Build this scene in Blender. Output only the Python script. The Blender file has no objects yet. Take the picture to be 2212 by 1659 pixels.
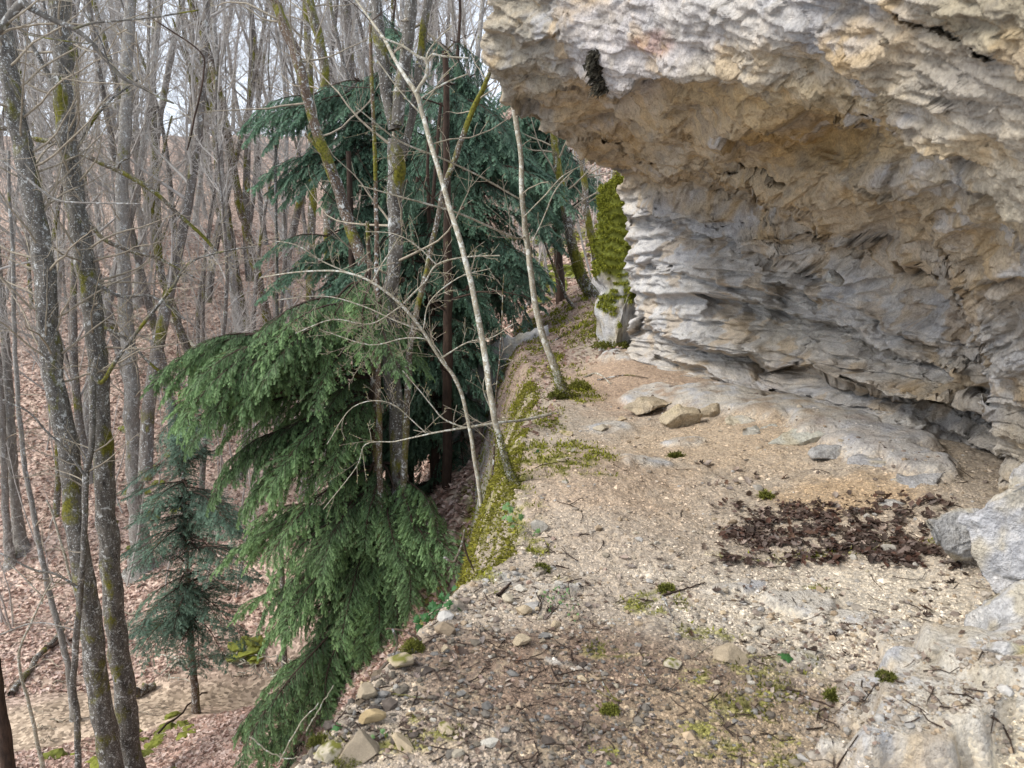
import bpy, math, random
import numpy as np
from mathutils import Vector, Matrix

# ------------------------------------------------------------------ camera, world, sun, exposure
S = bpy.context.scene
COL = S.collection
RS = np.random.RandomState(7)
random.seed(7)
PITCH = math.radians(10.0)
FPX = 1609.0                      # focal length in pixels of a 2212 px wide view
CAM = np.array([0.0, 0.0, 1.5])
cam_d = bpy.data.cameras.new('camera')
cam = bpy.data.objects.new('camera', cam_d); COL.objects.link(cam)
cam.location = CAM; cam.rotation_euler = (math.pi/2 - PITCH, 0, 0)
cam_d.sensor_width = 36.0; cam_d.lens = 36.0*FPX/2212.0
cam_d.clip_start = 0.05; cam_d.clip_end = 600
cam_d.dof.use_dof = True; cam_d.dof.focus_distance = 7.5; cam_d.dof.aperture_fstop = 5.6
S.camera = cam

W = bpy.data.worlds.new('World'); S.world = W; W.use_nodes = True
nt = W.node_tree; nt.nodes.clear()
sky = nt.nodes.new('ShaderNodeTexSky'); sky.sky_type = 'NISHITA'; sky.sun_disc = False
SUN_EL, SUN_AZ = math.radians(44), math.radians(250)
sky.sun_elevation = SUN_EL; sky.sun_rotation = SUN_AZ; sky.dust_density = 3.0; sky.air_density = 1.0
mx = nt.nodes.new('ShaderNodeMixRGB'); mx.inputs[0].default_value = 0.72
mx.inputs[2].default_value = (8.6, 9.3, 10.4, 1)      # even cloud cover over the blue
bg = nt.nodes.new('ShaderNodeBackground'); bg.inputs[1].default_value = 0.098
wo = nt.nodes.new('ShaderNodeOutputWorld')
nt.links.new(sky.outputs[0], mx.inputs[1]); nt.links.new(mx.outputs[0], bg.inputs[0]); nt.links.new(bg.outputs[0], wo.inputs[0])

sun_d = bpy.data.lights.new('sun', 'SUN'); sun_d.energy = 2.3; sun_d.angle = math.radians(25); sun_d.color = (1, 0.95, 0.87)
sun = bpy.data.objects.new('sun', sun_d); COL.objects.link(sun)
sdir = Vector((math.sin(SUN_AZ)*math.cos(SUN_EL), math.cos(SUN_AZ)*math.cos(SUN_EL), math.sin(SUN_EL)))
sun.rotation_euler = sdir.to_track_quat('Z', 'Y').to_euler(); sun.location = sdir*40

S.view_settings.view_transform = 'Standard'; S.view_settings.look = 'None'
S.view_settings.exposure = 0.80; S.view_settings.gamma = 1; S.view_settings.use_curve_mapping = False
S.render.engine = 'CYCLES'
S.cycles.use_denoising = True
S.cycles.max_bounces = 6; S.cycles.diffuse_bounces = 4; S.cycles.glossy_bounces = 1; S.cycles.transmission_bounces = 2
S.cycles.caustics_reflective = False; S.cycles.caustics_refractive = False

# ------------------------------------------------------------------ helpers
CP, SP = math.cos(PITCH), math.sin(PITCH)
def ray(px, py):
    px = np.asarray(px, float); py = np.asarray(py, float)
    a = (px-1106)/FPX; b = (829.5-py)/FPX
    return np.stack([a, CP + b*SP, -SP + b*CP], -1)
def at(px, py, Y):
    d = ray(px, py); Y = np.asarray(Y, float)
    return CAM + d*(Y/d[..., 1])[..., None]
def on_plane(px, py, z=0.0):
    d = ray(px, py); return CAM + d*((z-CAM[2])/d[..., 2])[..., None]
def sstep(a, b, x):
    t = np.clip((x-a)/(b-a), 0, 1); return t*t*(3-2*t)

_G = RS.randn(256, 3); _G /= np.linalg.norm(_G, axis=1)[:, None]
def _hash(ix, iy, iz, seed):
    h = (ix*73856093) ^ (iy*19349663) ^ (iz*83492791) ^ (seed*2654435761)
    h = (h ^ (h >> 13))*1274126177 & 0x7fffffff
    return h ^ (h >> 16)
def perlin(p, seed=0):
    i = np.floor(p).astype(np.int64); f = p - i
    u = f*f*f*(f*(f*6-15)+10)
    r = 0
    for dx in (0, 1):
        wx = u[:, 0] if dx else 1-u[:, 0]
        for dy in (0, 1):
            wy = u[:, 1] if dy else 1-u[:, 1]
            for dz in (0, 1):
                wz = u[:, 2] if dz else 1-u[:, 2]
                g = _G[_hash(i[:, 0]+dx, i[:, 1]+dy, i[:, 2]+dz, seed) & 255]
                r = r + wx*wy*wz*(g[:, 0]*(f[:, 0]-dx)+g[:, 1]*(f[:, 1]-dy)+g[:, 2]*(f[:, 2]-dz))
    return r*1.5
def fbm(p, octv=4, seed=0, gain=0.5):
    r = 0; a = 1
    for k in range(octv):
        r = r + a*perlin(p*(2.03**k)+k*17.3, seed+k); a *= gain
    return r
def ridged(p, octv=4, seed=0, gain=0.5):
    r = 0; a = 1
    for k in range(octv):
        r = r + a*(1-2*np.abs(perlin(p*(2.1**k)+k*11.7, seed+k))); a *= gain
    return r
def facets(p, seed=0, tilt=0.9):
    """cellular blocks: every cell is a tilted plane; returns offset and distance to the cell border"""
    i = np.floor(p).astype(np.int64); best = np.full(len(p), 9.0); sec = np.full(len(p), 9.0); val = np.zeros(len(p))
    for dx in (-1, 0, 1):
        for dy in (-1, 0, 1):
            for dz in (-1, 0, 1):
                c = i + (dx, dy, dz)
                h = _hash(c[:, 0], c[:, 1], c[:, 2], seed)
                q = c + np.stack([(h & 255)/255., ((h >> 8) & 255)/255., ((h >> 16) & 255)/255.], 1)
                d = p-q; dist = (d*d).sum(1)
                m = dist < best
                g = _G[(h >> 5) & 255]
                v = .22*(((h >> 3) & 127)/127.-.5) + tilt*(g*d).sum(1)
                sec = np.where(m, best, np.minimum(sec, dist)); val = np.where(m, v, val); best = np.where(m, dist, best)
    return val, np.sqrt(sec)-np.sqrt(best)
def n2(x, y, sc, seed=0, octv=3):
    p = np.stack([np.ravel(x)*sc, np.ravel(y)*sc, np.full(np.size(x), seed*3.7)], 1)
    return fbm(p, octv, seed).reshape(np.shape(x))

def mesh(name, V, F, mats=(), col=None, smooth=True, midx=None):
    V = np.asarray(V, np.float32); F = np.asarray(F, np.int32)
    m = bpy.data.meshes.new(name)
    m.vertices.add(len(V)); m.vertices.foreach_set('co', V.ravel())
    k = F.shape[1]
    m.loops.add(F.size); m.loops.foreach_set('vertex_index', F.ravel())
    m.polygons.add(len(F)); m.polygons.foreach_set('loop_start', np.arange(0, F.size, k, dtype=np.int32))
    m.polygons.foreach_set('loop_total', np.full(len(F), k, np.int32))
    m.polygons.foreach_set('use_smooth', np.full(len(F), bool(smooth)))
    for t in mats: m.materials.append(t)
    if midx is not None: m.polygons.foreach_set('material_index', np.asarray(midx, np.int32))
    m.update(calc_edges=True)
    if col is not None:
        c = np.ones((len(V), 4), np.float32); c[:, :3] = np.clip(col, 0, 1)
        at_ = m.color_attributes.new('Col', 'FLOAT_COLOR', 'POINT'); at_.data.foreach_set('color', c.ravel())
    return m
def obj(name, data, parent=None, loc=None, **props):
    o = bpy.data.objects.new(name, data); COL.objects.link(o)
    if parent is not None: o.parent = parent
    if loc is not None: o.location = loc
    for k, v in props.items(): o[k] = v
    return o
def thing(name, label, cat, loc, group=None, data=None):
    o = obj(name, data, loc=tuple(loc), label=label, category=cat)
    if group: o['group'] = group
    return o
def grid_faces(nr, nc):
    i = np.arange(nr-1)[:, None]*nc + np.arange(nc-1)[None]
    return np.stack([i, i+1, i+nc+1, i+nc], -1).reshape(-1, 4)

# ---- materials
def ramp(nt, stops):
    r = nt.nodes.new('ShaderNodeValToRGB'); e = r.color_ramp.elements
    while len(e) < len(stops): e.new(0.5)
    for k, (p, c) in enumerate(stops): e[k].position = p; e[k].color = (*c, 1) if len(c) == 3 else c
    return r
def noise(nt, co, sc, det=4, rough=0.6, dist=0.0, stretch=None):
    n = nt.nodes.new('ShaderNodeTexNoise'); n.inputs['Scale'].default_value = sc
    n.inputs['Detail'].default_value = det; n.inputs['Roughness'].default_value = rough; n.inputs['Distortion'].default_value = dist
    if stretch:
        mp = nt.nodes.new('ShaderNodeMapping'); mp.inputs['Scale'].default_value = stretch
        nt.links.new(co, mp.inputs[0]); co = mp.outputs[0]
    nt.links.new(co, n.inputs['Vector']); return n
def math_n(nt, op, a, b):
    m = nt.nodes.new('ShaderNodeMath'); m.operation = op
    for k, v in ((0, a), (1, b)):
        if hasattr(v, 'links'): nt.links.new(v, m.inputs[k])
        else: m.inputs[k].default_value = v
    return m.outputs[0]
def mixc(nt, f, a, b, mode='MIX'):
    m = nt.nodes.new('ShaderNodeMixRGB'); m.blend_type = mode
    for k, v in ((0, f), (1, a), (2, b)):
        if hasattr(v, 'links'): nt.links.new(v, m.inputs[k])
        else: m.inputs[k].default_value = v if k == 0 else (*v, 1)
    return m.outputs[0]
def base_mat(name, rough=0.9):
    m = bpy.data.materials.new(name); m.use_nodes = True; t = m.node_tree
    b = t.nodes['Principled BSDF']; b.inputs['Roughness'].default_value = rough
    b.inputs['Specular IOR Level'].default_value = 0.25
    tc = t.nodes.new('ShaderNodeTexCoord')
    return m, t, b, tc.outputs['Object']
def bump(t, b, h, strength, dist):
    n = t.nodes.new('ShaderNodeBump'); n.inputs['Strength'].default_value = strength; n.inputs['Distance'].default_value = dist
    t.links.new(h, n.inputs['Height']); t.links.new(n.outputs[0], b.inputs['Normal'])
def attr(t, nm='Col'):
    a = t.nodes.new('ShaderNodeAttribute'); a.attribute_name = nm; return a.outputs['Color']

def rock_mat(name='limestone', sc=1.0):
    m, t, b, co = base_mat(name, 0.92)
    a = attr(t)
    n1 = noise(t, co, 9*sc, 6, 0.65); r1 = ramp(t, [(0.25, (.66, .66, .69)), (0.5, (1, 1, 1)), (0.75, (1.25, 1.2, 1.12))]); t.links.new(n1.outputs[0], r1.inputs[0])
    c = mixc(t, 1.0, a, r1.outputs[0], 'MULTIPLY')
    n2_ = noise(t, co, 70*sc, 4, 0.7); r2 = ramp(t, [(0.3, (.6, .58, .56)), (0.5, (1, 1, 1)), (0.72, (1.3, 1.3, 1.3))]); t.links.new(n2_.outputs[0], r2.inputs[0])
    c = mixc(t, 0.8, c, r2.outputs[0], 'MULTIPLY')
    # hairline cracks and pits as material wear
    v = t.nodes.new('ShaderNodeTexVoronoi'); v.feature = 'DISTANCE_TO_EDGE'; v.inputs['Scale'].default_value = 7*sc
    nd = noise(t, co, 12*sc, 3, 0.6); mv = t.nodes.new('ShaderNodeVectorMath'); mv.operation = 'ADD'
    sc_ = t.nodes.new('ShaderNodeVectorMath'); sc_.operation = 'SCALE'; sc_.inputs['Scale'].default_value = 0.12
    t.links.new(nd.outputs['Color'], sc_.inputs[0]); t.links.new(co, mv.inputs[0]); t.links.new(sc_.outputs[0], mv.inputs[1]); t.links.new(mv.outputs[0], v.inputs['Vector'])
    h = math_n(t, 'ADD', math_n(t, 'MULTIPLY', n1.outputs[0], 1.2), math_n(t, 'MULTIPLY', n2_.outputs[0], 0.45))
    n3 = noise(t, co, 26*sc, 5, 0.7, 0.6); h = math_n(t, 'ADD', h, math_n(t, 'MULTIPLY', n3.outputs[0], 0.8))
    t.links.new(c, b.inputs['Base Color']); bump(t, b, h, 0.9, 0.03/sc)
    return m
def soil_mat():
    m, t, b, co = base_mat('soil', 0.97)
    a = attr(t)
    v = t.nodes.new('ShaderNodeTexVoronoi'); v.inputs['Scale'].default_value = 70; t.links.new(co, v.inputs['Vector'])
    r = ramp(t, [(0, (.72, .72, .72)), (.45, (1, 1, 1)), (1, (1.35, 1.3, 1.2))])
    sep = t.nodes.new('ShaderNodeSeparateColor'); t.links.new(v.outputs['Color'], sep.inputs[0]); t.links.new(sep.outputs[0], r.inputs[0])
    c = mixc(t, 0.9, a, r.outputs[0], 'MULTIPLY')
    n = noise(t, co, 25, 6, .75); r2 = ramp(t, [(.28, (.55, .52, .5)), (.5, (1, 1, 1)), (.75, (1.25, 1.25, 1.22))]); t.links.new(n.outputs[0], r2.inputs[0])
    c = mixc(t, 1, c, r2.outputs[0], 'MULTIPLY')
    h = math_n(t, 'SUBTRACT', math_n(t, 'MULTIPLY', n.outputs[0], 2.2), math_n(t, 'MULTIPLY', v.outputs['Distance'], .5))
    t.links.new(c, b.inputs['Base Color']); bump(t, b, h, .8, 0.012)
    return m
def litter_mat():
    m, t, b, co = base_mat('leaf_litter_ground', 0.9)
    a = attr(t)
    v = t.nodes.new('ShaderNodeTexVoronoi'); v.inputs['Scale'].default_value = 13; v.inputs['Randomness'].default_value = 1; t.links.new(co, v.inputs['Vector'])
    sep = t.nodes.new('ShaderNodeSeparateColor'); t.links.new(v.outputs['Color'], sep.inputs[0])
    r = ramp(t, [(0, (.45, .42, .4)), (.3, (.8, .75, .7)), (.6, (1.05, 1, .97)), (1, (1.6, 1.55, 1.5))]); t.links.new(sep.outputs[0], r.inputs[0])
    c = mixc(t, 1, a, r.outputs[0], 'MULTIPLY')
    n = noise(t, co, 3, 4, .6); r2 = ramp(t, [(.3, (.8, .8, .8)), (.7, (1.15, 1.15, 1.15))]); t.links.new(n.outputs[0], r2.inputs[0])
    c = mixc(t, 1, c, r2.outputs[0], 'MULTIPLY')
    t.links.new(c, b.inputs['Base Color']); bump(t, b, sep.outputs[1], 0.9, 0.05)
    return m
def bark_mat(name, base, dark, lichen=0.0, moss=0.0, sc=1.0, lichen_col=(.46, .47, .46)):
    m, t, b, co = base_mat(name, 0.93)
    n = noise(t, co, 14*sc, 6, .7, 0, (1, 1, .3)); r = ramp(t, [(.3, dark), (.65, base)]); t.links.new(n.outputs[0], r.inputs[0])
    c = r.outputs[0]
    if lichen > 0:
        l = noise(t, co, 9*sc, 5, .75, .5); lr = ramp(t, [(.60-.16*lichen, (0, 0, 0)), (.64-.16*lichen, (1, 1, 1))]); t.links.new(l.outputs[0], lr.inputs[0])
        c = mixc(t, lr.outputs[0], c, lichen_col)
        l2 = noise(t, co, 40*sc, 3, .6); lr2 = ramp(t, [(.6-.1*lichen, (0, 0, 0)), (.64-.1*lichen, (1, 1, 1))]); t.links.new(l2.outputs[0], lr2.inputs[0])
        c = mixc(t, lr2.outputs[0], c, tuple(.8*x for x in lichen_col))
    if moss > 0:
        l = noise(t, co, 2.2*sc, 5, .65, .3, (1, 1, .6)); lr = ramp(t, [(.66-.26*moss, (0, 0, 0)), (.74-.24*moss, (1, 1, 1))]); t.links.new(l.outputs[0], lr.inputs[0])
        mm = noise(t, co, 30*sc, 3, .6); mr = ramp(t, [(.3, (.045, .045, .008)), (.7, (.19, .18, .025))]); t.links.new(mm.outputs[0], mr.inputs[0])
        c = mixc(t, lr.outputs[0], c, mr.outputs[0])
    n3 = noise(t, co, 45*sc, 4, .7, 0, (1, 1, .35))
    h = math_n(t, 'ADD', n.outputs[0], math_n(t, 'MULTIPLY', n3.outputs[0], .5))
    t.links.new(c, b.inputs['Base Color']); bump(t, b, h, .9, .02/sc)
    return m
def vcol_mat(name, rough=.8, var=0.35, sc=40, bmp=0.004, transl=False):
    m, t, b, co = base_mat(name, rough)
    a = attr(t)
    n = noise(t, co, sc, 4, .65); r = ramp(t, [(.3, (1-var,)*3), (.7, (1+var,)*3)]); t.links.new(n.outputs[0], r.inputs[0])
    c = mixc(t, 1, a, r.outputs[0], 'MULTIPLY')
    oi = t.nodes.new('ShaderNodeObjectInfo'); r3 = ramp(t, [(0, (.75, .75, .78)), (.5, (1, 1, 1)), (1, (1.28, 1.25, 1.2))]); t.links.new(oi.outputs['Random'], r3.inputs[0])
    c = mixc(t, 1, c, r3.outputs[0], 'MULTIPLY')
    t.links.new(c, b.inputs['Base Color'])
    if bmp: bump(t, b, n.outputs[0], .8, bmp)
    if transl:
        tr = t.nodes.new('ShaderNodeBsdfTranslucent'); t.links.new(c, tr.inputs[0])
        ms = t.nodes.new('ShaderNodeMixShader'); ms.inputs[0].default_value = .3
        t.links.new(b.outputs[0], ms.inputs[1]); t.links.new(tr.outputs[0], ms.inputs[2])
        t.links.new(ms.outputs[0], t.nodes['Material Output'].inputs[0])
    return m
M_ROCK = rock_mat(); M_SOIL = soil_mat(); M_LITTER = litter_mat()
M_STONE = vcol_mat('stone', .92, .3, 30, .006)
M_MOSS = vcol_mat('moss', .9, .3, 60, 0, True)
M_LEAF = vcol_mat('dry_leaf', .75, .3, 40, .002, True)
M_GREEN = vcol_mat('green_leaf', .45, .15, 30, 0, True)
M_NEEDLE = vcol_mat('needles', .6, .3, 2.0, 0, True)
B_LICHEN = bark_mat('bark_lichen', (.17, .155, .135), (.035, .032, .03), .12, .45)
B_GREY = bark_mat('bark_grey', (.27, .25, .225), (.10, .09, .08), .15, .2)
B_MOSS = bark_mat('bark_mossy', (.16, .13, .10), (.04, .033, .026), .25, .66)
B_BROWN = bark_mat('bark_brown', (.15, .105, .075), (.05, .035, .026), .2, .55)
B_DARK = bark_mat('bark_dark', (.07, .045, .033), (.018, .013, .011), 0, .12)
B_PALE = bark_mat('bark_pale', (.42, .38, .29), (.15, .13, .095), .35, .12, 1.6, (.55, .55, .5))
B_FAR = bark_mat('bark_far', (.34, .31, .28), (.12, .105, .095), .3, .3, .6)
B_FAR2 = bark_mat('bark_far_dark', (.20, .175, .155), (.06, .052, .046), .1, .4, .6)
B_TWIG = bark_mat('bark_twig', (.40, .35, .27), (.17, .14, .11), 0, 0, 2.0)
B_TWIGFAR = bark_mat('bark_twig_far', (.51, .48, .45), (.28, .26, .24), 0, 0, 1.0)

# ------------------------------------------------------------------ valley terrain
class RBF:
    def __init__(s, P, v, lam=0.0, kern='tps'):
        s.P = np.asarray(P, float); n = len(s.P); s.k = kern
        K = s._k(np.linalg.norm(s.P[:, None]-s.P[None], axis=2)) + lam*np.eye(n)
        A = np.zeros((n+3, n+3)); A[:n, :n] = K; A[:n, n:n+2] = s.P; A[:n, n+2] = 1; A[n:n+2, :n] = s.P.T; A[n+2, :n] = 1
        s.w = np.linalg.solve(A, np.concatenate([v, [0, 0, 0]]))
    def _k(s, r): return r if s.k == 'lin' else r*r*np.log(r+1e-9)
    def __call__(s, X, Y):
        sh = np.shape(X); Q = np.stack([np.ravel(X), np.ravel(Y)], 1); out = np.empty(len(Q))
        for a in range(0, len(Q), 60000):
            q = Q[a:a+60000]; d = np.linalg.norm(q[:, None]-s.P[None], axis=2)
            out[a:a+60000] = s._k(d)@s.w[:-3] + q@s.w[-3:-1] + s.w[-1]
        return out.reshape(sh)
TP = [(-8,16,-9.2),(-11.5,16,-9.2),(-16,16.5,-9.4),(-5,17,-8.6),(-7,14,-8.6),(-10,12,-8.3),(-7,10,-7.8),(-10,7,-7.2),(-16,8,-7.5),(-24,16,-9.2),
      (-3,8,-6.0),(-2,5,-6.2),(-3,3,-6.5),(-1.2,7,-4.6),(-1,10,-2.7),(-1.3,12,-2.3),(-0.8,14.5,-1.1),(-4,13.5,-6.3),(-3,17,-4.6),(-2,15,-3.3),
      (0.5,17.5,-.15),(0.8,20,.2),(4,20,.9),(-1.5,20,-1.2),(-4,21,-4.6),(0.5,30,5.0),(6,30,6),(10,22,2.5),(14,30,6),(-3,30,-1.5),(1,45,11),(12,45,12),
      (-8,-4,-6),(0,-4,-6),(-20,-4,-7),(3,5,-4),(3,10,-2.0),(6,12,-1),(30,20,4),(30,45,12),(-1,0,-6.4)]
for x in (-9,-16,-24,-34,-46):
    for y in (20,26,34,42): TP.append((x, y, -9.2+.5*(y-18)+.4*math.sin(x*.4+y*.2)))
for x in (-70,-46,-28,-12,4,20,40):
    TP += [(x,56,9.3),(x,75,11.5),(x,130,12)]
TP = np.array(TP, float)
_ter = RBF(TP[:, :2], TP[:, 2], 0.3)
def terrain_h(x, y):
    x = np.asarray(x, float); y = np.asarray(y, float)
    return _ter(x, y) + .35*n2(x, y, .22, 3, 4) + .05*n2(x, y, 1.3, 4, 3)

# ------------------------------------------------------------------ the ledge
EDGE = np.array([(-2.4,-1.5),(-1.5,.3),(-1.0,1.4),(-.69,2.1),(-.52,2.6),(-.40,2.95),(-.27,3.3),(-.10,3.55),(-.09,4.2),(-.05,5.0),(.02,6.2),(.17,7.6),(.12,9.5),(.02,11.3),(.1,14),(.3,17),(.5,21),(.6,30)])
def edge_x(y): return np.interp(y, EDGE[:, 1], EDGE[:, 0])
FOOT_PX = [(1345,772),(1372,782),(1440,805),(1500,832),(1566,850),(1599,868),(1686,872),(1722,899),(1774,914),(1843,930),(1885,950),(1983,966),(2054,976),(2119,1018),(2152,1035),(2212,1062),(2400,1150),(2700,1300)]
FZ = 0.16
FOOT = np.array([on_plane(a, b, FZ) for a, b in FOOT_PX])
def foot_x(y):
    k = np.argsort(FOOT[:, 1]); return np.interp(y, FOOT[k, 1], FOOT[k, 0])
# bare rock that breaks through the soil: px, py, rx, ry (px), height m
HUMPS = [(1400,866,62,16,.07),(1480,880,80,16,.08),(1570,893,100,18,.09),(1690,925,110,24,.11),(1800,960,110,26,.11),(1900,1000,120,30,.10),(1980,1045,70,30,.09),(1320,920,60,14,.03),(1400,1000,60,18,.035),
         (1200,1265,70,16,.03),(1235,1410,40,10,.0),(1740,1290,90,30,.035),(1880,1330,70,24,.03),(1860,1500,90,34,.05),(2030,1450,110,40,.07),(1800,1600,70,26,.06),(1480,955,50,12,.025),
         (2040,1590,180,90,.16),(2180,1540,150,90,.20),(1960,1650,140,70,.14),(1990,1380,80,22,.03),(1340,790,40,12,.05),(1120,1240,50,12,.02),(1580,1240,70,14,.015),(1720,1380,60,16,.02)]
HW = []
for (a, b, rx, ry, hh) in HUMPS:
    c = on_plane(a, b, .03); ex = on_plane(a+rx, b, .03)[0]-c[0]; ey = abs(on_plane(a, b-ry, .03)[1]-c[1])
    HW.append((c[0], c[1], max(ex, .02), max(ey, .02), hh))
def hump_field(x, y):
    h = np.zeros(np.shape(x)); mk = np.zeros(np.shape(x))
    wx = x + .10*n2(x, y, 3, 21, 3); wy = y + .14*n2(x, y, 3, 22, 3)
    for cx, cy, ex, ey, hh in HW:
        d = np.sqrt(((wx-cx)/ex)**2 + ((wy-cy)/ey)**2)
        f = 1-sstep(.72, 1.12, d)
        h = np.maximum(h, hh*f); mk = np.maximum(mk, f)
    return h, mk
def ledge_parts(x, y):
    x = np.asarray(x, float); y = np.asarray(y, float)
    fx = foot_x(y); ex = edge_x(y) + .10*n2(y, y*0+1.3, 1.1, 31, 3)
    r = np.clip((x-ex)/np.maximum(fx-ex, .3), -2, 2)
    z = .16*sstep(.45, 1.0, r) + .04*n2(x, y, .9, 11, 3)
    z = z + .10*sstep(1.2, .4, np.abs(y-4.6))*sstep(.9, .1, np.abs(x-.25))            # mossy bank at the brink
    z = z - .05*sstep(2.2, 1.0, y)*sstep(.4, -.4, x)
    z = z + .50*sstep(10, 15, y)*sstep(-.2, 1.6, x-ex)                             # ground climbs behind the wall corner
    z = z + .10*sstep(3.2, 1.6, y)*sstep(1.1, 1.9, x)
    s = ex - x                                                                         # metres beyond the brink
    steep = np.interp(y, [0, 3, 7, 9, 12, 16, 20], [3.5, 4.0, 4.0, 4.0, 3.2, 2.6, 2.0])
    s2 = np.clip(s+.12, 0, None)
    drop = steep*(s2 - .18*(1-np.exp(-s2/.18)))
    return z - drop, r, s, ex
def ledge_h(x, y, fine=True):
    z, r, s, ex = ledge_parts(x, y)
    hh, mk = hump_field(x, y)
    z = z + hh*sstep(.5, 0, s)
    if fine:
        g = (1-mk)
        z = z + g*(.012*n2(x, y, 9, 12, 3) + .010*np.abs(n2(x, y, 26, 13, 2))) + mk*(.018*n2(x, y, 5, 14, 4))
        z = z + .10*sstep(-.05, .4, s)*n2(x, y, 2.5, 15, 4)
        z = z + .05*sstep(-.3, .1, s)*np.abs(n2(x, y, 6, 16, 3))
    return z
def ground_h(x, y):
    return np.maximum(ledge_h(x, y, False), terrain_h(x, y))
def hit(px, py, hf=ledge_h, t0=1.0, t1=60):
    """world point where the ray through a pixel meets a height field"""
    d = ray(px, py); ts = np.geomspace(t0, t1, 900); P = CAM + ts[:, None]*d
    h = hf(P[:, 0], P[:, 1]); k = np.nonzero(P[:, 2] <= h)[0]
    if len(k) == 0: return P[-1]
    a = P[max(k[0]-1, 0)]; b = P[k[0]]
    ha, hb = a[2]-h[max(k[0]-1, 0)], b[2]-h[k[0]]
    f = ha/(ha-hb+1e-9); p = a+(b-a)*f; p[2] = float(hf(p[0:1], p[1:2])[0]); return p

# valley mesh
yy = np.concatenate([np.linspace(-4, 12, 50), 12+np.geomspace(.1, 118, 260)])
uu = np.linspace(-1, 1, 340)
X = np.sign(uu)[None]*(np.abs(uu)[None]**1.3)*(10+yy[:, None]*1.05) - 2; Y = np.repeat(yy[:, None], 340, 1)
Z = terrain_h(X, Y) 
P = np.stack([X.ravel(), Y.ravel(), Z.ravel()], 1)
c = np.tile(np.array([.42, .33, .28]), (len(P), 1))
nn = fbm(P*.5, 4, 51)[:, None]
c = c*(1+.25*nn)
sand = sstep(1.9, .5, np.abs(P[:, 1]-15.0-.40*(P[:, 0]+11))*np.interp(P[:, 0], [-12, -9, -6], [.5, .8, 1.6]))*sstep(-4, -6.5, P[:, 0])*sstep(-.5, .3, fbm(P*.7, 3, 53)+.35)
c = c*(1-sand[:, None]) + np.array([.40, .33, .255])*sand[:, None]
scree = sstep(4.5, 8, P[:, 1])*sstep(15, 11, P[:, 1])*sstep(-3.5, -1.5, P[:, 0])
c = c*(1-.5*scree[:, None]) + np.array([.34, .30, .25])*.5*scree[:, None]
mo = sstep(.25, .42, fbm(P*1.1+5, 4, 57))*sstep(.2, .8, P[:, 0]*.12+.2+.6*sstep(15, 11, P[:, 1])+.5*sstep(-1.5, 1, P[:, 0]))
c = c*(1-mo[:, None]) + np.array([.17, .18, .03])*mo[:, None]
obj('ground', mesh('ground', P, grid_faces(len(yy), 340), [M_LITTER], c), kind='structure')

# ledge mesh (finer close to the camera)
nr, nc = 620, 640
yy = np.geomspace(.9, 22, nr); tt = np.linspace(0, 1, nc)
XL = -.9-.30*yy; XR = .9+.66*yy; XR = np.minimum(XR, foot_x(yy)+.9+.1*yy)
X = XL[:, None] + (XR-XL)[:, None]*tt[None]; Y = np.repeat(yy[:, None], nc, 1)
Zl, r, s, ex = ledge_parts(X, Y)
Z = ledge_h(X, Y); hh, mk = hump_field(X, Y)
P = np.stack([X.ravel(), Y.ravel(), Z.ravel()], 1)
def blob(px, py, rx, ry, warp=.35):
    cc = on_plane(px, py, .03); ex_ = on_plane(px+rx, py, .03)[0]-cc[0]; ey_ = abs(on_plane(px, py-ry, .03)[1]-cc[1])
    d = np.sqrt(((P[:, 0]-cc[0])/ex_)**2+((P[:, 1]-cc[1])/ey_)**2)
    return 1-sstep(.45, 1.25, d+warp*BN)
BN = fbm(P*np.array([4, 4, 0]), 4, 61); FN = fbm(P*np.array([14, 14, 0]), 4, 63); F2 = fbm(P*np.array([5, 5, 0]), 4, 65)
c = np.tile(np.array([.385, .33, .27]), (len(P), 1))*(1+.12*F2[:, None])
def lay(mask, colr, k=1.0):
    global c
    mask = np.clip(mask*k, 0, 1)[:, None]; c = c*(1-mask) + np.array(colr)*mask
lay(blob(1300,1040,230,80), (.42,.32,.235), .65); lay(blob(1560,960,280,50), (.43,.335,.24), .65); lay(blob(1350,830,160,50), (.36,.26,.19), .8)
lay(blob(1380,1480,560,170), (.175,.128,.095), .97); lay(blob(1150,1420,300,110), (.20,.145,.11), .85); lay(blob(1600,1600,300,150), (.30,.235,.16), .7)
lay(blob(1800,1300,420,110), (.50,.455,.385), .8); lay(blob(2150,1590,230,150), (.50,.445,.34), .8); lay(blob(1820,1080,160,40), (.42,.31,.2), .8)
lay(mk.ravel()*sstep(-.5, .2, F2+.1), (.50,.475,.43), .85); lay(mk.ravel()*sstep(.1,.45,F2), (.42,.43,.46), .7)
lay(mk.ravel()*blob(1900,1020,300,60), (.40,.40,.42), .5)
lay(sstep(.12,.4,FN)*sstep(3.3,2.2,P[:,1]), (.46,.38,.27), .5)
far = sstep(10.3, 12.5, P[:, 1]+.6*BN+2.6*sstep(.75, .35, r.ravel())); lay(far, (.30,.225,.185))
lay(sstep(.0, .5, s.ravel())*sstep(8, 7, P[:, 1]), (.20,.155,.12)); lay(sstep(.15, .7, s.ravel())*sstep(7,8.5,P[:,1])*sstep(14,12,P[:,1])*sstep(-.3,.2,BN+.1), (.50,.49,.47))
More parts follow.
